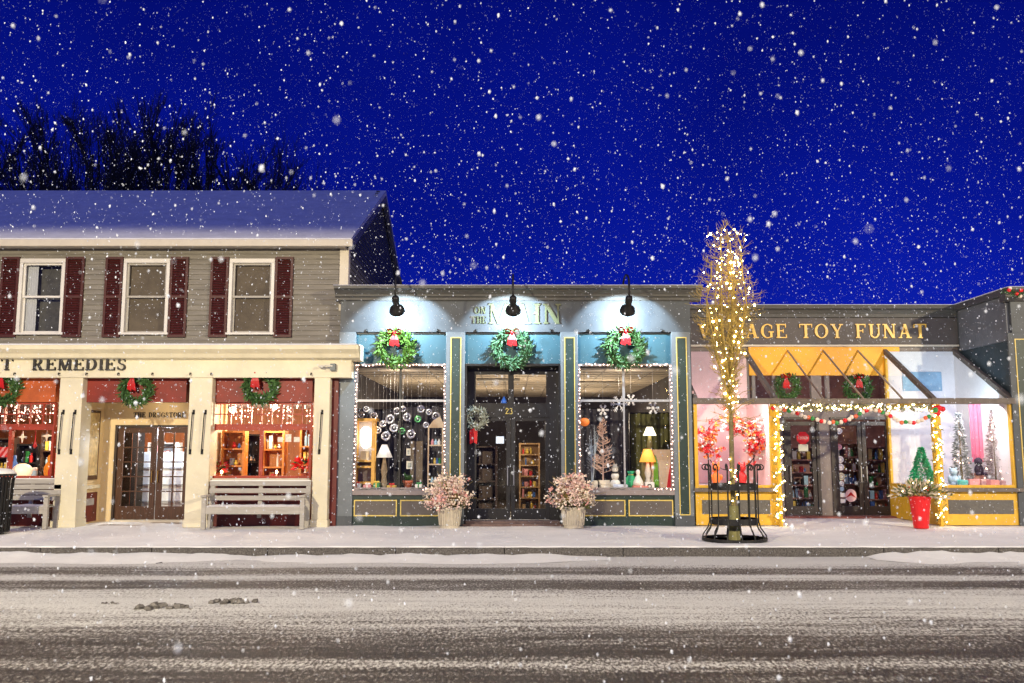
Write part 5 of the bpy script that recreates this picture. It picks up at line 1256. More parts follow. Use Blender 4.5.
MB().yz([(Y0 + .13, zb0), (YT - .06, zb0), (YT - .06, zw - .09), (Y0 + .13, ztop - .02)], rx1 - .075, rx1 - .03).build('side_wall', white_bay, bR)
q0, q1 = P(903, 391, YT - .06), P(941, 372, YT - .06)
pc_ = MB().box(q0.x, q1.x, YT - .075, YT - .051, q0.z, q1.z).build('wall_picture', mat('picture_blue', (.26, .42, .58), .6, .25, 3), bR)
# glazed side of the far bay
mb = MB(); mb.box(rx0, rx0 + .06, Y0 + .125, YT - .01, ZB + .02, zb0 - .0); mb.box(rx0 + .001, rx0 + .06, YT - .12, YT - .01, zb0, zw - .2); mb.box(rx0 + .001, rx0 + .06, Y0 + .125, YT - .12, zb1 + .0, ztop)
sd_ = mb.build('bay_side', yellow, bR)
MB().box(rx0 - .012, rx0 - .002, Y0 + .35, YT - .3, ZB + .12, zb0 - .22).build('side_panel', mat('bay_panel', (.10, .095, .085), .6, .2, 20), sd_) if False else None
MB().add([(rx0 + .03, Y0 + .13, zb0), (rx0 + .03, YT - .12, zb0), (rx0 + .03, YT - .12, zb1), (rx0 + .03, Y0 + .13, zb1)], [(0, 1, 2, 3)]).build('side_pane', pane, bR)
MB().add([(rx0 + .03, Y0 + .13, ztop), (rx0 + .03, YT - .1, ztop), (rx0 + .03, YT - .1, zw - .1)], [(0, 1, 2)]).build('gable_pane', pane, bR)
MB().box(rx0 + .0, rx0 + .07, Y0 + .1, YT - .02, zb0 - .06, zb0 + .0).build('side_sill', beam_brown, bR) if False else None
def area(loc, rot, sx, sy, power, col, name='display_light'):
    d = bpy.data.lights.new(name, 'AREA'); d.shape = 'RECTANGLE'; d.size = sx; d.size_y = sy; d.energy = power; d.color = col
    o = bpy.data.objects.new(name, d); COL.objects.link(o); o.location = loc; o.rotation_euler = rot; return o
area(((lx0 + lx1) / 2, Y0 + .35, zb1 - .06), (R(28), 0, 0), 1.5, .12, 66, (1, .90, .84))
area(((rx0 + rx1) / 2, Y0 + .35, zb1 - .06), (R(28), 0, 0), 1.5, .12, 46, (1, .88, .94))
area(((rx0 + rx1) / 2, Y0 + .5, zb1 + .02), (R(115), 0, 0), 1.4, .2, 30, (.68, .87, 1.0))
area(((lx0 + lx1) / 2, Y0 + .5, zb1 + .02), (R(115), 0, 0), 1.4, .2, 12, (1, .85, .75))
# open rafters between the bays and the front beam carrying the garland
for u in (787, 822.5, 857):
    x = X(u, 349, YT); mb = MB(); roof_quad(mb, x - .013, x + .013, -.02, .02, zb=zw + .02); mb.build('entry_rafter', mat('pale_rafter', (.34, .27, .19), .6, .15), T_)
MB().box(lx1 + .02, rx0 - .02, Y0 - .04, Y0 + .06, zb1 + .01, ztop + .02).build('entry_beam', beam_brown, T_)

# goods in the bays
BZ = zb0 - .008
def xmas_tree(u, Y, vt, r, label, leaf_m, lights, seed, z0=None, trunk=True):
    rnd = random.Random(seed); z0 = BZ if z0 is None else z0; c = Vector((X(u, 470, Y), Y, z0)); zt = Z(vt, Y); h = zt - z0
    t = thing('christmas_tree', label, 'tree', c); MB().tube([c, c + Vector((0, 0, h * .9))], [.03, .008], 7).build('trunk', bark, t)
    mb = MB()
    for k in range(1300):
        f = rnd.random() ** 1.25; a = rnd.uniform(0, 6.283); q = r * (1 - f) * (.45 + .6 * abs(math.sin(f * 26)) ** .6) * rnd.uniform(.35, 1)
        p = c + Vector((math.cos(a) * q, math.sin(a) * q, h * (.06 + .94 * f)))
        mb.leaf(p, (math.cos(a), math.sin(a), rnd.uniform(-.5, .3)), rnd.uniform(.05, .11), .035)
    mb.build('crown', leaf_m, t)
    for k in range(lights):
        f = rnd.random(); a = rnd.uniform(3.0, 6.4); q = r * (1 - f) * .95; bulb(t, c + Vector((math.cos(a) * q, math.sin(a) * q, h * (.08 + .9 * f))), pink_bulb, .014)
    return t, c
flock = mat('flocked_green', (.16, .2, .18), .7, .4, 10, col2=(.42, .44, .44))
flock2 = mat('flocked_pink', (.22, .20, .17), .7, .4, 10, col2=(.55, .47, .46))
xmas_tree(961.5, 20.9, 413, .24, 'slim frosted christmas tree in the toy shop bay beside the pink curtain', flock, 14, 31)
xmas_tree(996, 20.8, 410, .30, 'broad pinkish flocked christmas tree with lights at the corner of the toy shop bay', flock2, 40, 32)
c = Vector((X(922, 470, 21.1), 21.1, BZ)); zt_ = Z(446, 21.1); h = zt_ - BZ
t = thing('christmas_tree', 'small plain green christmas tree behind the red pot in the bay side window', 'tree', c)
mb = MB()
for k in range(2600):
    f = random.random() ** 1.4; a = random.uniform(0, 6.283); q = .29 * (1 - f) * random.uniform(.55, 1.0)
    mb.leaf((c.x + q * math.cos(a), c.y + q * math.sin(a), BZ + h * (.08 + .9 * f)), (math.cos(a), math.sin(a), random.uniform(-.9, .1)), random.uniform(.05, .09), .03)
mb.build('crown', mat('felt_green', (.025, .40, .17), .85, .4, 14), t)
MB().lathe(c.x, c.y, [(.05, BZ), (.05, BZ + h * .09)], 10).build('trunk', bark, t)
mb = MB()
for k in range(26):
    f = random.random(); a = random.uniform(0, 6.28); q = .28 * (1 - f) * .9; mb.ball((c.x + q * math.cos(a), c.y + q * math.sin(a), BZ + h * (.12 + .85 * f)), .018, 6, 4)
mb.build('trimmings', PALETTE[0], t)['kind'] = 'stuff'
c = P(981, 420, 21.3); t = thing('pink_curtain', 'tall pink curtain hanging between the two bay christmas trees', 'curtain', (c.x, 21.3, zb1)); mb = MB()
for i in range(25):
    x = c.x - .27 + .54 * i / 24; w = .035 * math.sin(i * 1.5); mb.v += [(x, 21.3 + w, Z(462, 21.3)), (x, 21.3 + w, Z(402, 21.3))]
mb.f = [(2 * i, 2 * i + 2, 2 * i + 3, 2 * i + 1) for i in range(24)]; mb.build('cloth', mat('pink_cloth', (.72, .18, .26), .8, .12, 6), t, smooth=True)
c = Vector((X(979, 470, 20.9), 20.9, BZ)); zc_ = Z(459, 20.9)
t = thing('dark_plush_dog', 'dark plush dog sitting on the presents before the pink curtain', 'toy', (c.x, c.y, BZ + .26)); mb = MB()
z = BZ + .24; mb.ball((c.x, c.y, z + .12), .11, 12, 8, (.9, .9, 1.3)); mb.ball((c.x - .02, c.y - .04, z + .32), .085, 12, 8); mb.ball((c.x - .04, c.y - .12, z + .30), .04, 8, 6)
for s in (-1, 1): mb.ball((c.x - .02 + s * .07, c.y - .03, z + .31), .04, 8, 6, (.6, .8, 1.6)); mb.ball((c.x + s * .08, c.y - .1, z + .03), .05, 8, 6, (1, 1.5, .8))
mb.build('body', mat('plush_dark', (.03, .02, .035), .9, .3), t, smooth=True)
pk = [mat('wrap_pink', (.6, .25, .25), .5, .15), mat('wrap_blush', (.7, .45, .42), .5, .15), mat('wrap_brown', (.3, .16, .12), .5, .2)]
for i, (u, Y, w, h, z, lab) in enumerate(((972, 20.75, .24, .16, 0, 'pink present under the dark plush dog, nearest the slim frosted tree'), (984, 20.75, .24, .15, 0, 'blush present under the dark plush dog, nearest the flocked tree'), (978, 20.95, .3, .13, .155, 'pale present on top of the pair carrying the dark plush dog'), (992, 20.45, .2, .15, 0, 'brown present at the foot of the flocked tree'), (1004, 20.5, .18, .13, 0, 'pink present in the outer corner of the toy shop bay'))):
    crate(u, Y, w, h, pk[i % 3], lab, z=BZ + z, name='present', cat='present')
c = Vector((X(962, 470, 20.4), 20.4, BZ)); t = thing('teal_bowl', 'teal round bowl at the front of the toy shop bay', 'bowl', c)
MB().lathe(c.x, c.y, [(.05, BZ), (.11, BZ + .06), (.115, BZ + .12), (.10, BZ + .15), (.095, BZ + .12)], 16).build('bowl', mat('teal_glaze', (.1, .45, .42), .3, .1), t, smooth=True)
c = Vector((X(953, 470, 20.7), 20.7, BZ)); t = thing('blue_bear', 'pale blue plush bear sitting left of the slim frosted tree'.replace('left of', 'in front of'), 'toy', c); mb = MB()
mb.ball((c.x, c.y, BZ + .13), .12, 12, 8, (1, .9, 1.1)); mb.ball((c.x, c.y - .01, BZ + .32), .085, 12, 8)
for s in (-1, 1): mb.ball((c.x + s * .065, c.y, BZ + .39), .03, 8, 5); mb.ball((c.x + s * .11, c.y - .05, BZ + .18), .045, 8, 6, (.8, .8, 1.5)); mb.ball((c.x + s * .07, c.y - .12, BZ + .05), .05, 8, 6, (1, 1.4, 1))
mb.build('body', mat('plush_blue', (.42, .58, .68), .9, .15), t, smooth=True)
# left bay: a standing wreath of red, white and orange flowers on a dark easel
fl = [mat('flower_red', (.6, .02, .02), .6, .2), mat('flower_white', (.7, .66, .58), .6, .1), mat('flower_orange', (.7, .18, .03), .6, .2), mat('flower_pink', (.7, .3, .32), .6, .2)]
c = P(731, 437, 20.9); t = thing('flower_stand', 'dark hoop stand with loose sprays of red, orange and white flowers behind the lit tree', 'decoration', (c.x, 20.9, BZ))
bs = [MB() for _ in fl]
for k in range(300):
    a = random.choice((random.gauss(.15, .42), random.gauss(math.pi - .1, .55), random.gauss(1.3, .3))); rr = .58 + random.gauss(0, .13); p = Vector((c.x + rr * math.cos(a), 20.9 + random.gauss(0, .06), c.z - .15 + rr * .8 * math.sin(a) + random.gauss(0, .06)))
    m_ = bs[random.choice((0, 0, 1, 2, 3))]
    for s in range(6): m_.leaf(p, (random.uniform(-1, 1), random.uniform(-1, .2), random.uniform(-1, 1)), random.uniform(.05, .1), .06)
for b_, m_ in zip(bs, fl): o = b_.build('flowers', m_, t); o['kind'] = 'stuff'
mb = MB(); mb.tube([(c.x - .5, 20.95, BZ), (c.x - .55, 20.95, c.z)], .015, 6); mb.tube([(c.x + .5, 20.95, BZ), (c.x + .55, 20.95, c.z)], .015, 6); mb.ring((c.x, 20.95, c.z - .15), .62, .012, 5, 24, 'y'); mb.build('frame', iron, t)
for i, (u, m_, lab, w) in enumerate(((716, fl[2], 'orange stuffed fox toy standing under the flower hoop', .11), (742, fl[0], 'red stuffed elf toy standing under the flower hoop', .10))):
    c = Vector((X(u, 470, 20.7), 20.7, BZ)); t = thing('stuffed_toy', lab, 'toy', c); mb = MB()
    mb.ball((c.x, c.y, BZ + .17), .11, 12, 8, (.9, .8, 1.5)); mb.ball((c.x, c.y, BZ + .41), .09, 12, 8)
    for s in (-1, 1): mb.ball((c.x + s * .06, c.y, BZ + .5), .03, 8, 5, (.8, .6, 1.8)); mb.ball((c.x + s * .11, c.y - .03, BZ + .2), .04, 8, 5, (.8, .8, 1.7))
    mb.build('body', m_, t, smooth=True)
    for s in (-1, 1): MB().ball((c.x + s * .03, c.y - .085, BZ + .43), .011, 6, 4).build('eye', black_paint, t)

# ================================================================== BLOCK AT THE FRAME EDGE
Cn = thing('corner_block', 'grey block with a gold edged pilaster coming forward beside the toy shop bay', 'building', (X(1021, 480, Y0), Y0, ZB))
cx0 = X(1010, 300, Y0); czt = Z(287, 19.75); czc = Z(300, 19.9)
cx0 = max(cx0, rx1 + .03)
mb = MB(); mb.box(cx0, cx0 + .1, Y0 + .14, 33, ZB, czt - .05); mb.box(cx0, cx0 + 6, Y0, Y0 + .14, ZB, czt - .05); mb.box(cx0 + .1, cx0 + 6, 33, 33.1, ZB, czt - .1)
mb.build('wall', slate, Cn)
MB().box(cx0 + .1, cx0 + 6, Y0 + .14, 33, czt - .2, czt - .12).build('roof', roof_snow, Cn)
MB().box(cx0 - .06, cx0 - .002, Y0 + .10, YT - .25, Z(340, Y0), czt - .12).build('side_frieze', mat('side_slate', (.12, .13, .15), .6, .15, 3), Cn)
MB().box(cx0 - .03, cx0 - .002, Y0 + .10, YT - .06, zw - .2 if False else ztop, Z(340, Y0) - .003).build('side_panel', mat('side_panel_blue', (.022, .038, .05), .55, .2, 3), Cn)
pc = [(19.98, czc - .02), (19.95, czc), (19.90, czc + .08), (19.90, czt - .15), (19.80, czt - .08), (19.75, czt - .05), (19.75, czt), (20.16, czt + .01), (20.16, czc - .02)]
co = MB().yz(pc, cx0 - .15, cx0 + 6.2).build('cornice', slate_dark, Cn)
co2 = MB().box(cx0 - .14, cx0 - .003, 20.165, YT - .22, czt - .14, czt + .004).build('cornice', slate_dark, Cn)
MB().box(cx0 - .15, cx0 + .05, 20.17, YT - .24, czt + .006, czt + .024).build('cornice_snow', roof_snow, co2)
MB().yz([(19.73, czt + .002), (19.75, czt + .018), (20.14, czt + .028), (20.14, czt + .012)], cx0 - .15, cx0 + 6.2).build('cornice_snow', roof_snow, co)
xc = X(1024.5, 430, Y0); p = MB().box(xc - .26, xc + .3, Y0 - .05, Y0 - .002, ZB, Z(333, Y0)).build('pilaster', slate, Cn, bevel=.008)
MB().box(xc - .1, xc + .1, Y0 - .057, Y0 - .052, Z(514, Y0), Z(340, Y0)).build('inset', green_dark, p)
mb = MB(); grid_frame(mb, xc - .122, xc + .122, Z(514, Y0) - .02, Z(340, Y0) + .02, Y0 - .068, Y0 - .0515, 1, 1, .02); mb.build('gold_edge', gold, p)
# festoon of red baubles at its top corner
def bauble_garland(name, label, pts, step, r, cat='garland', green=True, mlist=None, leafn=9, lights=None, sag=0, wob=.03):
    t = thing(name, label, cat, pts[0]); q = along(pts, step)
    if green:
        mb = MB()
        for p in along(pts, .025):
            for k in range(leafn // 3): mb.leaf(jit(p, .03), (random.uniform(-1, 1), random.uniform(-1, .4), random.uniform(-1, 1)), random.uniform(.06, .12), .03)
        mb.build('greenery', wreath_green, t)
    MB().tube([p for p in along(pts, .1)] + [Vector(pts[-1])], .008, 5).build('cord', mat('wire_green', (.02, .05, .03), .6, 0), t)
    mlist = mlist or [bow_red]
    for i, p in enumerate(q):
        m_ = mlist[i % len(mlist)]; rr = r * (1.25 if m_ is bow_red else .8)
        key = ('bb', m_.name, round(rr, 3))
        if key not in BULB:
            b = MB().ball((0, 0, 0), rr, 10, 7); me = bpy.data.meshes.new('bauble'); me.from_pydata(b.v, [], b.f); me.materials.append(m_)
            for f_ in me.polygons: f_.use_smooth = True
            BULB[key] = me
        o = bpy.data.objects.new('bauble', BULB[key]); COL.objects.link(o); o.parent = t; o.location = jit(p, wob) - BASE[t.name] + Vector((0, -.05, 0))
    return t
red_b = mat('red_bauble', (.62, .015, .02), .25, .05); bow_red_b = red_b
wht_b = mat('pale_bauble', (.72, .62, .52), .35, .05); grn_b = mat('green_bauble', (.03, .25, .06), .3, .1); org_b = mat('orange_bauble', (.7, .13, .05), .35, .1)
a = P(1003, 290, 19.6); b = P(1032, 292, 19.6)
t = bauble_garland('bauble_garland', 'garland of red and pale baubles at the top corner of the grey block', [a, a.lerp(b, .5) + Vector((0, 0, -.08)), b], .11, .055, mlist=[red_b, wht_b, red_b], wob=.09)
t2 = None
# beam garland with warm lights, swagged red baubles below
xa_, xb_ = X(773, 407, 19.85), X(934, 407, 19.85); zg = Z(407.5, 19.85)
def rope_garland(label, pts, dens, lights, m_bulb, r, rad=.06, leaf_m=None):
    t = thing('lit_garland', label, 'garland', pts[0]); mb = MB()
    for p in along(pts, .02):
        for k in range(dens): mb.leaf(jit(p, rad * .6), (random.uniform(-1, 1), random.uniform(-1, 1), random.uniform(-1, 1)), random.uniform(.06, .11), .028)
    mb.build('greenery', leaf_m or mat('garland_green', (.12, .13, .05), .7, .3, 12, col2=(.3, .28, .14)), t)
    L = sum((Vector(p) - Vector(q)).length for p, q in zip(pts, pts[1:]))
    for p in along(pts, L / lights)[:100]: bulb(t, jit(p, rad) + Vector((0, -rad * .7, 0)), m_bulb, r)
    return t
rope_garland('warm lit garland lying along the beam over the toy shop doors', [(xa_, 19.86, zg), (xb_, 19.86, zg)], 6, 95, warm_bulb, .0155, .075)
def post_rope(u, label):
    x = X(u, 460, 19.86); pts = []
    for i in range(60):
        f = i / 59; z = Z(522, 19.86) + (zg - Z(522, 19.86)) * f; pts.append(Vector((x + .075 * math.cos(i * .9), 19.84 + .06 * math.sin(i * .9), z)))
    return rope_garland(label, pts, 2, 85, warm_bulb, .0155, .05)
post_rope(778.5, 'warm lit garland wound round the post beside the red sign door')
post_rope(937.5, 'warm lit garland wound round the corner post by the red pot')
MB().tube([(X(937.5, 460, 19.86), 19.84, ZB), (X(937.5, 460, 19.86), 19.84, zg)], .045, 10).build('garland_post', yellow, T_)
MB().tube([(X(778.5, 460, 19.86), 19.84, ZB), (X(778.5, 460, 19.86), 19.84, zg)], .045, 10).build('garland_post', yellow, T_)
sw = [(772, 408), (785, 410), (792, 412), (808, 418), (822, 421.5), (834, 423), (848, 420), (858, 414), (866, 411), (873, 409.5), (885, 413), (900, 422), (912, 423), (925, 418), (938, 411)]
bauble_garland('bauble_garland', 'swag of red and pale baubles hanging below the beam garland over the toy shop doors', [P(u, v, 19.74) for u, v in sw], .09, .060, green=False, mlist=[red_b, wht_b, wht_b, org_b, grn_b, wht_b], wob=.015)
a = P(938, 410, 19.68); t = thing('bauble_cluster', 'cluster of red baubles at the top of the corner post by the far bay', 'ornament', a)
for k in range(7):
    p = a + Vector((random.uniform(-.12, .12), random.uniform(-.06, .04), random.uniform(-.1, .1))); MB().ball(p, random.uniform(.05, .07), 10, 7).build('bauble', red_b if k != 3 else grn_b, t, smooth=True)
wreath(787.5, 387, YT - .10, .31, 'dark wreath with a long red ribbon on the transom over the red sign door', wreath_green, 'topleft', .0, n=480, tail=1.3)
wreath(857.5, 388.5, YT - .10, .33, 'full green wreath with a red bow on the transom over the door with stickers', mat('wreath_toy', (.03, .13, .03), .7, .4, 14, col2=(.1, .24, .06)), n=520, tail=1.1)

# red pot with a snowy plant
c = Vector((X(921, 522, 19.35), 19.35, ZB + .012)); z1 = Z(496, 19.35)
t = thing('red_pot', 'bright red tapered pot of snowy evergreen with red berries by the corner post', 'planter', c)
MB().lathe(c.x, c.y, [(.15, c.z), (.215, z1 - .05), (.235, z1 - .05), (.235, z1), (.20, z1), (.19, z1 - .06)], 26).build('pot', mat('red_glaze', (.62, .012, .015), .35, .08), t, smooth=False, bevel=.004)
mb = MB(); fr = MB(); be = MB()
for k in range(420):
    a = random.uniform(0, 6.28); e = random.uniform(-.1, 1.4); d = Vector((math.cos(a) * math.cos(e), math.sin(a) * math.cos(e), math.sin(e) * .8)); p = Vector((c.x, c.y, z1)) + Vector((d.x * 1.3, d.y, d.z * .8)) * random.uniform(.1, 0.44)
    (mb if k % 2 else fr).leaf(p, d + Vector((random.gauss(0, .4), random.gauss(0, .4), random.gauss(0, .3))), random.uniform(.10, .19), .05)
for k in range(30):
    a = random.uniform(0, 6.28); e = random.uniform(.1, 1.2); be.ball(Vector((c.x, c.y - .02, z1)) + Vector((math.cos(a) * math.cos(e), math.sin(a) * math.cos(e), math.sin(e))) * random.uniform(.25, .38), .017, 6, 4)
mb.build('evergreen', mat('pot_green', (.10, .14, .04), .7, .4, 14, col2=(.2, .24, .08)), t); fr.build('frosted_sprigs', mat('frosted_sprig', (.55, .48, .36), .8, .2, 14), t); o = be.build('berries', red_b, t); o['kind'] = 'stuff'
for k in range(10):
    a = random.uniform(0, 6.28); e = random.uniform(.1, 1.1); bulb(t, Vector((c.x, c.y, z1)) + Vector((math.cos(a) * math.cos(e), -abs(math.sin(a)) * math.cos(e), math.sin(e))) * .38, warm_bulb, .011)

# ================================================================== STREET TREE IN ITS IRON GUARD
YS = 16.75; ZS = .165
xt = X(734, 520, YS); tb = Vector((xt, YS, ZS)); ztt = Z(228, YS)
tr = thing('street_tree', 'tall narrow bare tree wound with golden lights inside the black iron guard', 'tree', tb)
rnd = random.Random(12)
mb = MB(); zf = Z(415, YS)
mb.tube([tb + Vector((0, 0, -.05)), tb + Vector((.01, 0, .5)), (xt - .01, YS, ZS + 1.1), (xt, YS, zf), (xt - .01, YS, zf + 1.0)], [.062, .052, .047, .042, .02], 9)
mb.build('trunk', bark, tr, smooth=True)
limbs = MB(); twigs = MB(); tips = []
H_ = ztt - zf
def crown_r(z):                        # half width of the crown by height
    f = (z - zf) / H_
    pts = [(-.25, .08), (0, .14), (.2, .25), (.35, .38), (.5, .57), (.6, .62), (.68, .50), (.8, .43), (.92, .43), (.98, .35), (1.02, .15)]
    for (a, b), (c_, d) in zip(pts, pts[1:]):
        if f <= c_: return b + (d - b) * max(0, (f - a) / (c_ - a))
    return .03
for k in range(15):
    a = k * 2.4 + rnd.uniform(-.3, .3); zb_ = zf - .25 + 1.35 * (k / 17) ** 1.2; zt_ = min(ztt, zf + H_ * (1 - .5 * (rnd.random() ** 2.2))) 
    pts = [Vector((xt, YS, zb_))]; n = 9
    for i in range(1, n + 1):
        f = i / n; z = zb_ + (zt_ - zb_) * f; rr = crown_r(z) * (.25 + .6 * rnd.random() ** .0 * (k % 5) / 5) * min(1, f * 2.5)
        pts.append(Vector((xt + rr * math.cos(a) + rnd.gauss(0, .012), YS + rr * math.sin(a) + rnd.gauss(0, .012), z)))
    limbs.tube(pts, [.019 * (1 - .72 * i / n) + .003 for i in range(n + 1)], 5)
    for i in range(1, n + 1):
        for s in range(6):
            p = pts[i - 1].lerp(pts[i], rnd.random()); b = rnd.uniform(0, 6.283); R_ = crown_r(p.z)
            L = rnd.uniform(.05, .30); out = Vector((math.cos(b), math.sin(b), 0)) * R_ * rnd.uniform(.35, 1.0)
            q = p + out * .8 + Vector((rnd.gauss(0, .05), rnd.gauss(0, .05), L * rnd.uniform(-.2, .8))); q2 = q + Vector((rnd.gauss(0, .04), rnd.gauss(0, .04), L * .22))
            dd = math.hypot(q.x - xt, q.y - YS); lim = crown_r(q.z) * 1.12
            if dd > lim: q.x = xt + (q.x - xt) * lim / dd; q.y = YS + (q.y - YS) * lim / dd; q2.x = q.x + rnd.gauss(0, .02); q2.y = q.y
            m1 = p.lerp(q, .45) + Vector((0, 0, -.02))
            twigs.tube([p, m1, q, q2], [.0052, .0045, .0036, .0025], 3, False); tips.append(q)
            for u in range(3):
                w = m1.lerp(q, rnd.random()); twigs.tube([w, w + Vector((rnd.gauss(0, .07), rnd.gauss(0, .07), rnd.uniform(.03, .16)))], [.004, .0025], 3, False)
for k in range(16):                     # a few low sprays reaching out
    a = rnd.uniform(0, 6.28); z = zf + rnd.uniform(-.45, .25); L = rnd.uniform(.35, .68); p = Vector((xt, YS, z)); q = p + Vector((math.cos(a) * L, math.sin(a) * L * .8, rnd.uniform(.0, .3)))
    twigs.tube([p, p.lerp(q, .5) + Vector((0, 0, .06)), q], [.009, .006, .003], 4, False)
    for s in range(4):
        w = p.lerp(q, rnd.uniform(.4, 1)); twigs.tube([w, w + Vector((rnd.gauss(0, .08), rnd.gauss(0, .08), rnd.uniform(-.05, .12)))], [.004, .0025], 3, False)
limbs.build('limbs', twig_m, tr, smooth=True); twigs.build('crown', twig_m, tr)
tl = thing('tree_lights', 'string of golden lights wound up the bare tree from guard to tip', 'string lights', (xt, YS - .1, ZS))
pts = []
for i in range(700):
    f = i / 699; z = ZS + .9 + (ztt - .08 - ZS - .9) * f; r_ = .075 if z < zf - .1 else crown_r(z) * rnd.uniform(.25, 1.0); a = i * .43
    pts.append(Vector((xt + r_ * math.cos(a), YS + r_ * math.sin(a), z)))
sel = sorted(rnd.sample(range(230), 8) + rnd.sample(range(230, 700), 78))
for i in sel: bulb(tl, pts[i], gold_bulb, .0125 if rnd.random() < .72 else .021)
low = [Vector((xt + .07 * math.cos(i * .35), YS + .07 * math.sin(i * .35), ZS + .05 + i * .022)) for i in range(60)]
MB().tube(low, .006, 4).build('wire', mat('wire_green', (.02, .05, .03), .6, 0), tl)
o = MB()
for i in range(0, 60, 5): o.ball(low[i] * 1.0 + Vector((0, -.015, 0)), .011, 6, 4)
for i in rnd.sample(range(200, 700), 130): o.ball(pts[i], .007, 6, 4)
o = o.build('small_bulbs', gold_bulb, tl); o['kind'] = 'stuff'
# guard
gd = thing('tree_guard', 'round black iron tree guard with curled bar tops and flared foot on the pavement', 'tree guard', tb)
nb = 14; rg, rf = .42, .57; ztop_ = Z(462, YS); zr1, zr2 = Z(486.5, YS), Z(521, YS)
for z, hh in ((zr1, .055), (zr2, .055)):
    MB().lathe(xt, YS, [(rg - .012, z - hh), (rg + .012, z - hh), (rg + .012, z + hh), (rg - .012, z + hh), (rg - .012, z - hh)], 36).build('hoop', iron, gd)
MB().lathe(xt, YS, [(rf - .02, ZS), (rf + .015, ZS), (rf + .015, ZS + .05), (rf - .02, ZS + .05), (rf - .02, ZS)], 40).build('foot_ring', iron, gd)
for k in range(nb):
    a = 2 * math.pi * (k + .5) / nb; e = Vector((math.cos(a), math.sin(a), 0)); base = Vector((xt, YS, 0))
    pts = [base + e * rf + Vector((0, 0, ZS + .03)), base + e * (rf - .01) + Vector((0, 0, ZS + .10)), base + e * (rg + .05) + Vector((0, 0, zr2 - .12)), base + e * (rg + .016) + Vector((0, 0, zr2)), base + e * (rg + .016) + Vector((0, 0, ztop_ - .12))]
    for i in range(11):
        q = math.pi - i * .52; rr = .066 - .003 * i
        pts.append(base + e * (rg + .016 + .066 + rr * math.cos(q)) + Vector((0, 0, ztop_ - .1 + rr * math.sin(q))))
    MB().tube(pts, .0125, 6).build('bar', iron, gd)
for k in range(8):                         # pale wrap round the trunk foot
    pass
MB().lathe(xt, YS, [(.11, ZS - .02), (.10, ZS + .25), (.085, ZS + .62), (.075, ZS + .62)], 14).build('trunk_wrap', mat('burlap', (.22, .21, .09), .9, .2, 14), tr)

# ================================================================== BENCHES, BIN
def slat(mb, x0, x1, y0, y1, z0, z1): mb.box(x0, x1, y0, y1, z0, z1)
def bench(x0, x1, Y, label, nback):
    cx = (x0 + x1) / 2; t = thing('park_bench', label, 'bench', (cx, Y, ZB + .01)); z = ZB + .012
    sz = .46
    for i in range(4): MB().box(x0 + .103, x1 - .103, Y + .07 + i * .11, Y + .165 + i * .11, z + sz - .03, z + sz).build('seat_slat', bench_wood, t, bevel=.005)
    MB().box(x0 + .101, x1 - .101, Y + .026, Y + .065, z + sz - .15, z + sz + .004).build('apron', bench_wood, t, bevel=.005)
    for i in range(nback):
        zz = z + sz + .11 + i * (.46 / nback); MB().box(x0, x1, Y + .50 + .02 * i, Y + .53 + .02 * i, zz, zz + .10).build('backrest_slat', bench_wood, t, bevel=.005)
    for x in (x0 + .01, x1 - .10):
        MB().box(x, x + .09, Y + .02, Y + .10, z, z + .66).build('leg', bench_wood, t, bevel=.005)
        MB().yz([(Y + .45, z), (Y + .53, z), (Y + .64, z + .98), (Y + .57, z + .98)], x, x + .09).build('leg', bench_wood, t)
        MB().box(x - .012, x + .102, Y - .02, Y + .56, z + .66, z + .70).build('armrest', bench_wood, t, bevel=.005)
    MB().yz([(Y + .50, z + .2), (Y + .54, z + .2), (Y + .62, z + .97), (Y + .59, z + .97)], cx - .04, cx + .04).build('back_stay', bench_wood, t)
    mb = MB(); n = 40                      # snow lying on the seat
    for i in range(n + 1):
        x = x0 + .10 + (x1 - x0 - .2) * i / n; h = .022 + .014 * mnoise.noise(Vector((x * 5, 1, 2)))
        mb.v += [(x, Y + .03, z + sz + .006), (x, Y + .07, z + sz + h), (x, Y + .34, z + sz + h + .012), (x, Y + .48, z + sz + .008)]
    mb.f = [(i * 4 + j, i * 4 + 4 + j, i * 4 + 5 + j, i * 4 + 1 + j) for i in range(n) for j in range(3)]
    mb.build('seat_snow', snow, t, smooth=True)
    MB().box(x0 + .005, x1 - .005, Y + .498 + .02 * (nback - 1), Y + .535 + .02 * (nback - 1), z + sz + .11 + (nback - 1) * .46 / nback + .101, z + sz + .11 + (nback - 1) * .46 / nback + .118).build('back_snow', snow, t)
    return t
bench(X(200.5, 505, 19.0), X(304.5, 505, 19.0), 19.0, 'long weathered bench dusted with snow under the poinsettia window', 3)
bench(X(-14, 505, 19.1), X(47.5, 505, 19.1), 19.1, 'shorter weathered bench dusted with snow under the paper star window', 4)
c = Vector((X(-6, 530, 18.0), 18.0, ZB + .012)); z1 = Z(474, 18.0)
t = thing('litter_bin', 'black slatted iron litter bin with a snow cap in front of the shorter bench', 'litter bin', c)
for k in range(26):
    a = 2 * math.pi * k / 26; e = Vector((math.cos(a), math.sin(a), 0))
    MB().tube([c + e * .26 + Vector((0, 0, .04)), c + e * .27 + Vector((0, 0, .5)), c + e * .29 + Vector((0, 0, z1 - c.z - .12)), c + e * .33 + Vector((0, 0, z1 - c.z))], .014, 5).build('slat', iron, t)
for z, r in ((c.z + .05, .262), (c.z + .42, .272), (z1 - .02, .325)): MB().ring((c.x, c.y, z), r, .018, 6, 30).build('hoop', iron, t, smooth=True)
MB().lathe(c.x, c.y, [(.22, c.z + .03), (.23, z1 - .06), (.21, z1 - .06)], 24).build('liner', black_paint, t)
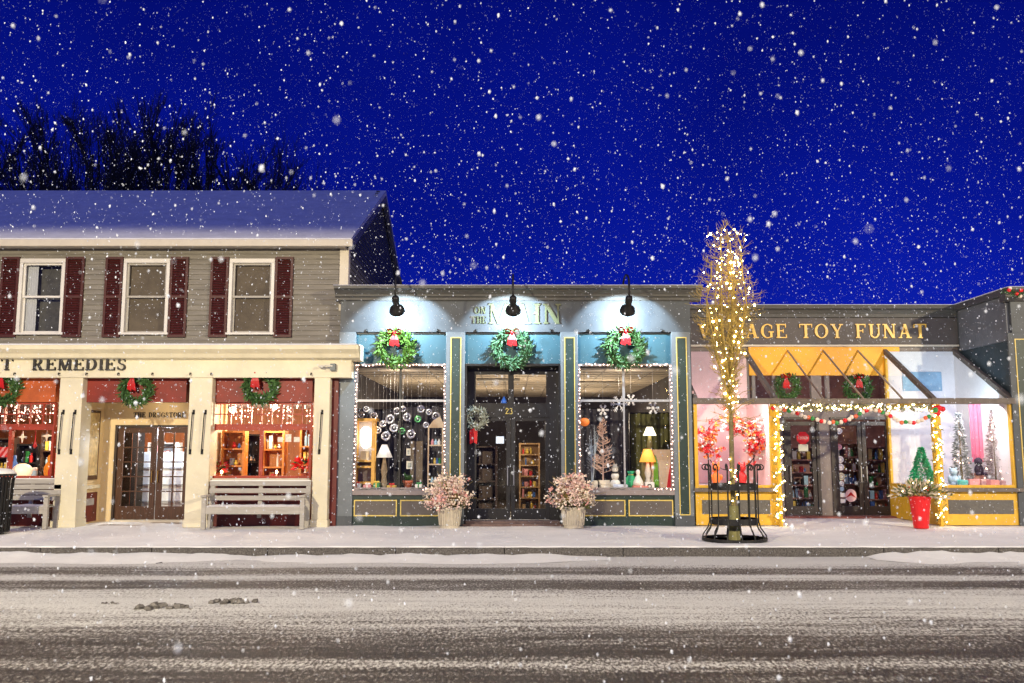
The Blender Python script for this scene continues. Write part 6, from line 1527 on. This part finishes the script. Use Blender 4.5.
MB().lathe(c.x, c.y, [(.33, z1 + .005), (.335, z1 + .02), (.30, z1 + .06), (.20, z1 + .10), (.05, z1 + .12)], 28).build('snow_cap', snow, t, smooth=True)

# ================================================================== DARK TREES BEYOND THE ROOFS
def far_tree(u, vt, Y, spread, label, seed):
    rnd = random.Random(seed); x = X(u, 300, Y); zt = Z(vt, Y); t = thing('bare_tree', label, 'tree', (x, Y, 0), 'dark bare trees beyond the drugstore roof')
    MB().tube([(x, Y, -.1), (x + .1, Y, zt * .4), (x, Y, zt * .8)], [.28, .2, .07], 8).build('trunk', dark_bark, t)
    mb = MB()
    def grow(p, d, L, r, k):
        q = p + d * L; mb.tube([p, p.lerp(q, .5) + Vector((rnd.gauss(0, L * .04), rnd.gauss(0, L * .04), 0)), q], [r, r * .8, r * .6], 4 if k > 1 else 3, False)
        if k == 0: return
        for s in range(3 if k > 2 else 5):
            f = rnd.uniform(.35, 1); n = Vector((d.x + rnd.gauss(0, .45) * spread, d.y + rnd.gauss(0, .35), d.z + rnd.uniform(-.1, .4))).normalized()
            grow(p.lerp(q, f), n, L * rnd.uniform(.5, .75), max(.008, r * .45), k - 1)
    for k in range(12):
        z = zt * (.30 + .48 * k / 12); a = rnd.uniform(0, 6.28)
        grow(Vector((x, Y, z)), Vector((math.cos(a) * spread * .8, math.sin(a) * .5, 1)).normalized(), (zt - z) * rnd.uniform(.30, .46), .075, 4)
    mb.build('crown', dark_bark, t)
FT = [(16, 128, 44, .55), (47, 108, 46, .4), (84, 100, 43, .42), (112, 128, 48, .5), (146, 96, 44, .4), (172, 104, 46, .4), (202, 120, 45, .5), (232, 140, 48, .55), (268, 152, 50, .6), (-14, 120, 45, .5)]
FL = ['dark bare tree beyond the roof above the shutter nearest the frame edge', 'dark bare tree beyond the roof, slim and second along the row', 'dark slim tree beyond the roof rising above the gap between two shutters', 'lower dark tree in the gap between two taller far trees', 'tallest dark bare tree beyond the drugstore roof',
      'tall dark bare tree just beside the tallest far tree', 'dark spreading bare tree beyond the roof over the last pair of shutters', 'low faint bare tree beyond the roof on the descending side of the row', 'lowest faint bare tree at the open sky end of the far row', 'dark bare tree half cut by the frame edge beyond the roof']
for i, (u, vt, Y, sp) in enumerate(FT): far_tree(u, vt - 24, Y, sp, FL[i], 40 + i)

# ================================================================== FALLING SNOW
def snowfall(n):
    rnd = random.Random(99); vs = []; fs = []
    def inside(x, y, z):
        if y > 19.7 and -17 < x < -3.5 and z < 6.6: return True
        if y > 20.2 and -17 < x < -3.5 and z < 6.6 + (min(y, 25.2) - 20) * .52: return True
        if y > 19.6 and -4 < x < 4.4 and z < 5.7: return True
        if y > 22.2 and x >= 4.4 and z < 5.7: return True
        if y > 19.7 and (4.3 < x < 6.2 or 9.2 < x < 11.4) and z < 3.3: return True
        if y > 19.6 and x > 11 and z < 5.7: return True
        return False
    i = 0
    while i < n:
        x, y, z = rnd.uniform(-19, 19), 1.3 + 30 * rnd.random() ** .9, rnd.uniform(.05, 15)
        if abs(x) > y * .72 + 2 or z > y * .6 + 3.5 or inside(x, y, z): continue
        i += 1
        s = min(.0125, rnd.lognormvariate(math.log(.0041), .46)); k = len(vs)
        if y < 3.5: s = min(s, .006)
        m = Matrix.Rotation(rnd.uniform(0, 6.3), 3, Vector((rnd.gauss(0, 1), rnd.gauss(0, 1), rnd.gauss(0, 1))).normalized())
        for e in ((1, 0, 0), (-1, 0, 0), (0, 1, 0), (0, -1, 0), (0, 0, 1), (0, 0, -1)):
            p = m @ (Vector(e) * s * rnd.uniform(.7, 1.35)); vs.append((x + p.x, y + p.y, z + p.z * 1.5))
        fs += [(k, k + 2, k + 4), (k + 2, k + 1, k + 4), (k + 1, k + 3, k + 4), (k + 3, k, k + 4), (k + 2, k, k + 5), (k + 1, k + 2, k + 5), (k + 3, k + 1, k + 5), (k, k + 3, k + 5)]
    me = bpy.data.meshes.new('falling_snow'); me.from_pydata(vs, [], fs)
    fm = bpy.data.materials.new('snowflake'); fm.use_nodes = True; b = fm.node_tree.nodes['Principled BSDF']
    b.inputs['Base Color'].default_value = (.74, .81, .95, 1); b.inputs['Roughness'].default_value = .8
    b.inputs['Alpha'].default_value = 0.62
    me.materials.append(fm); o = bpy.data.objects.new('falling_snow', me); COL.objects.link(o); o['kind'] = 'stuff'
snowfall(95000)
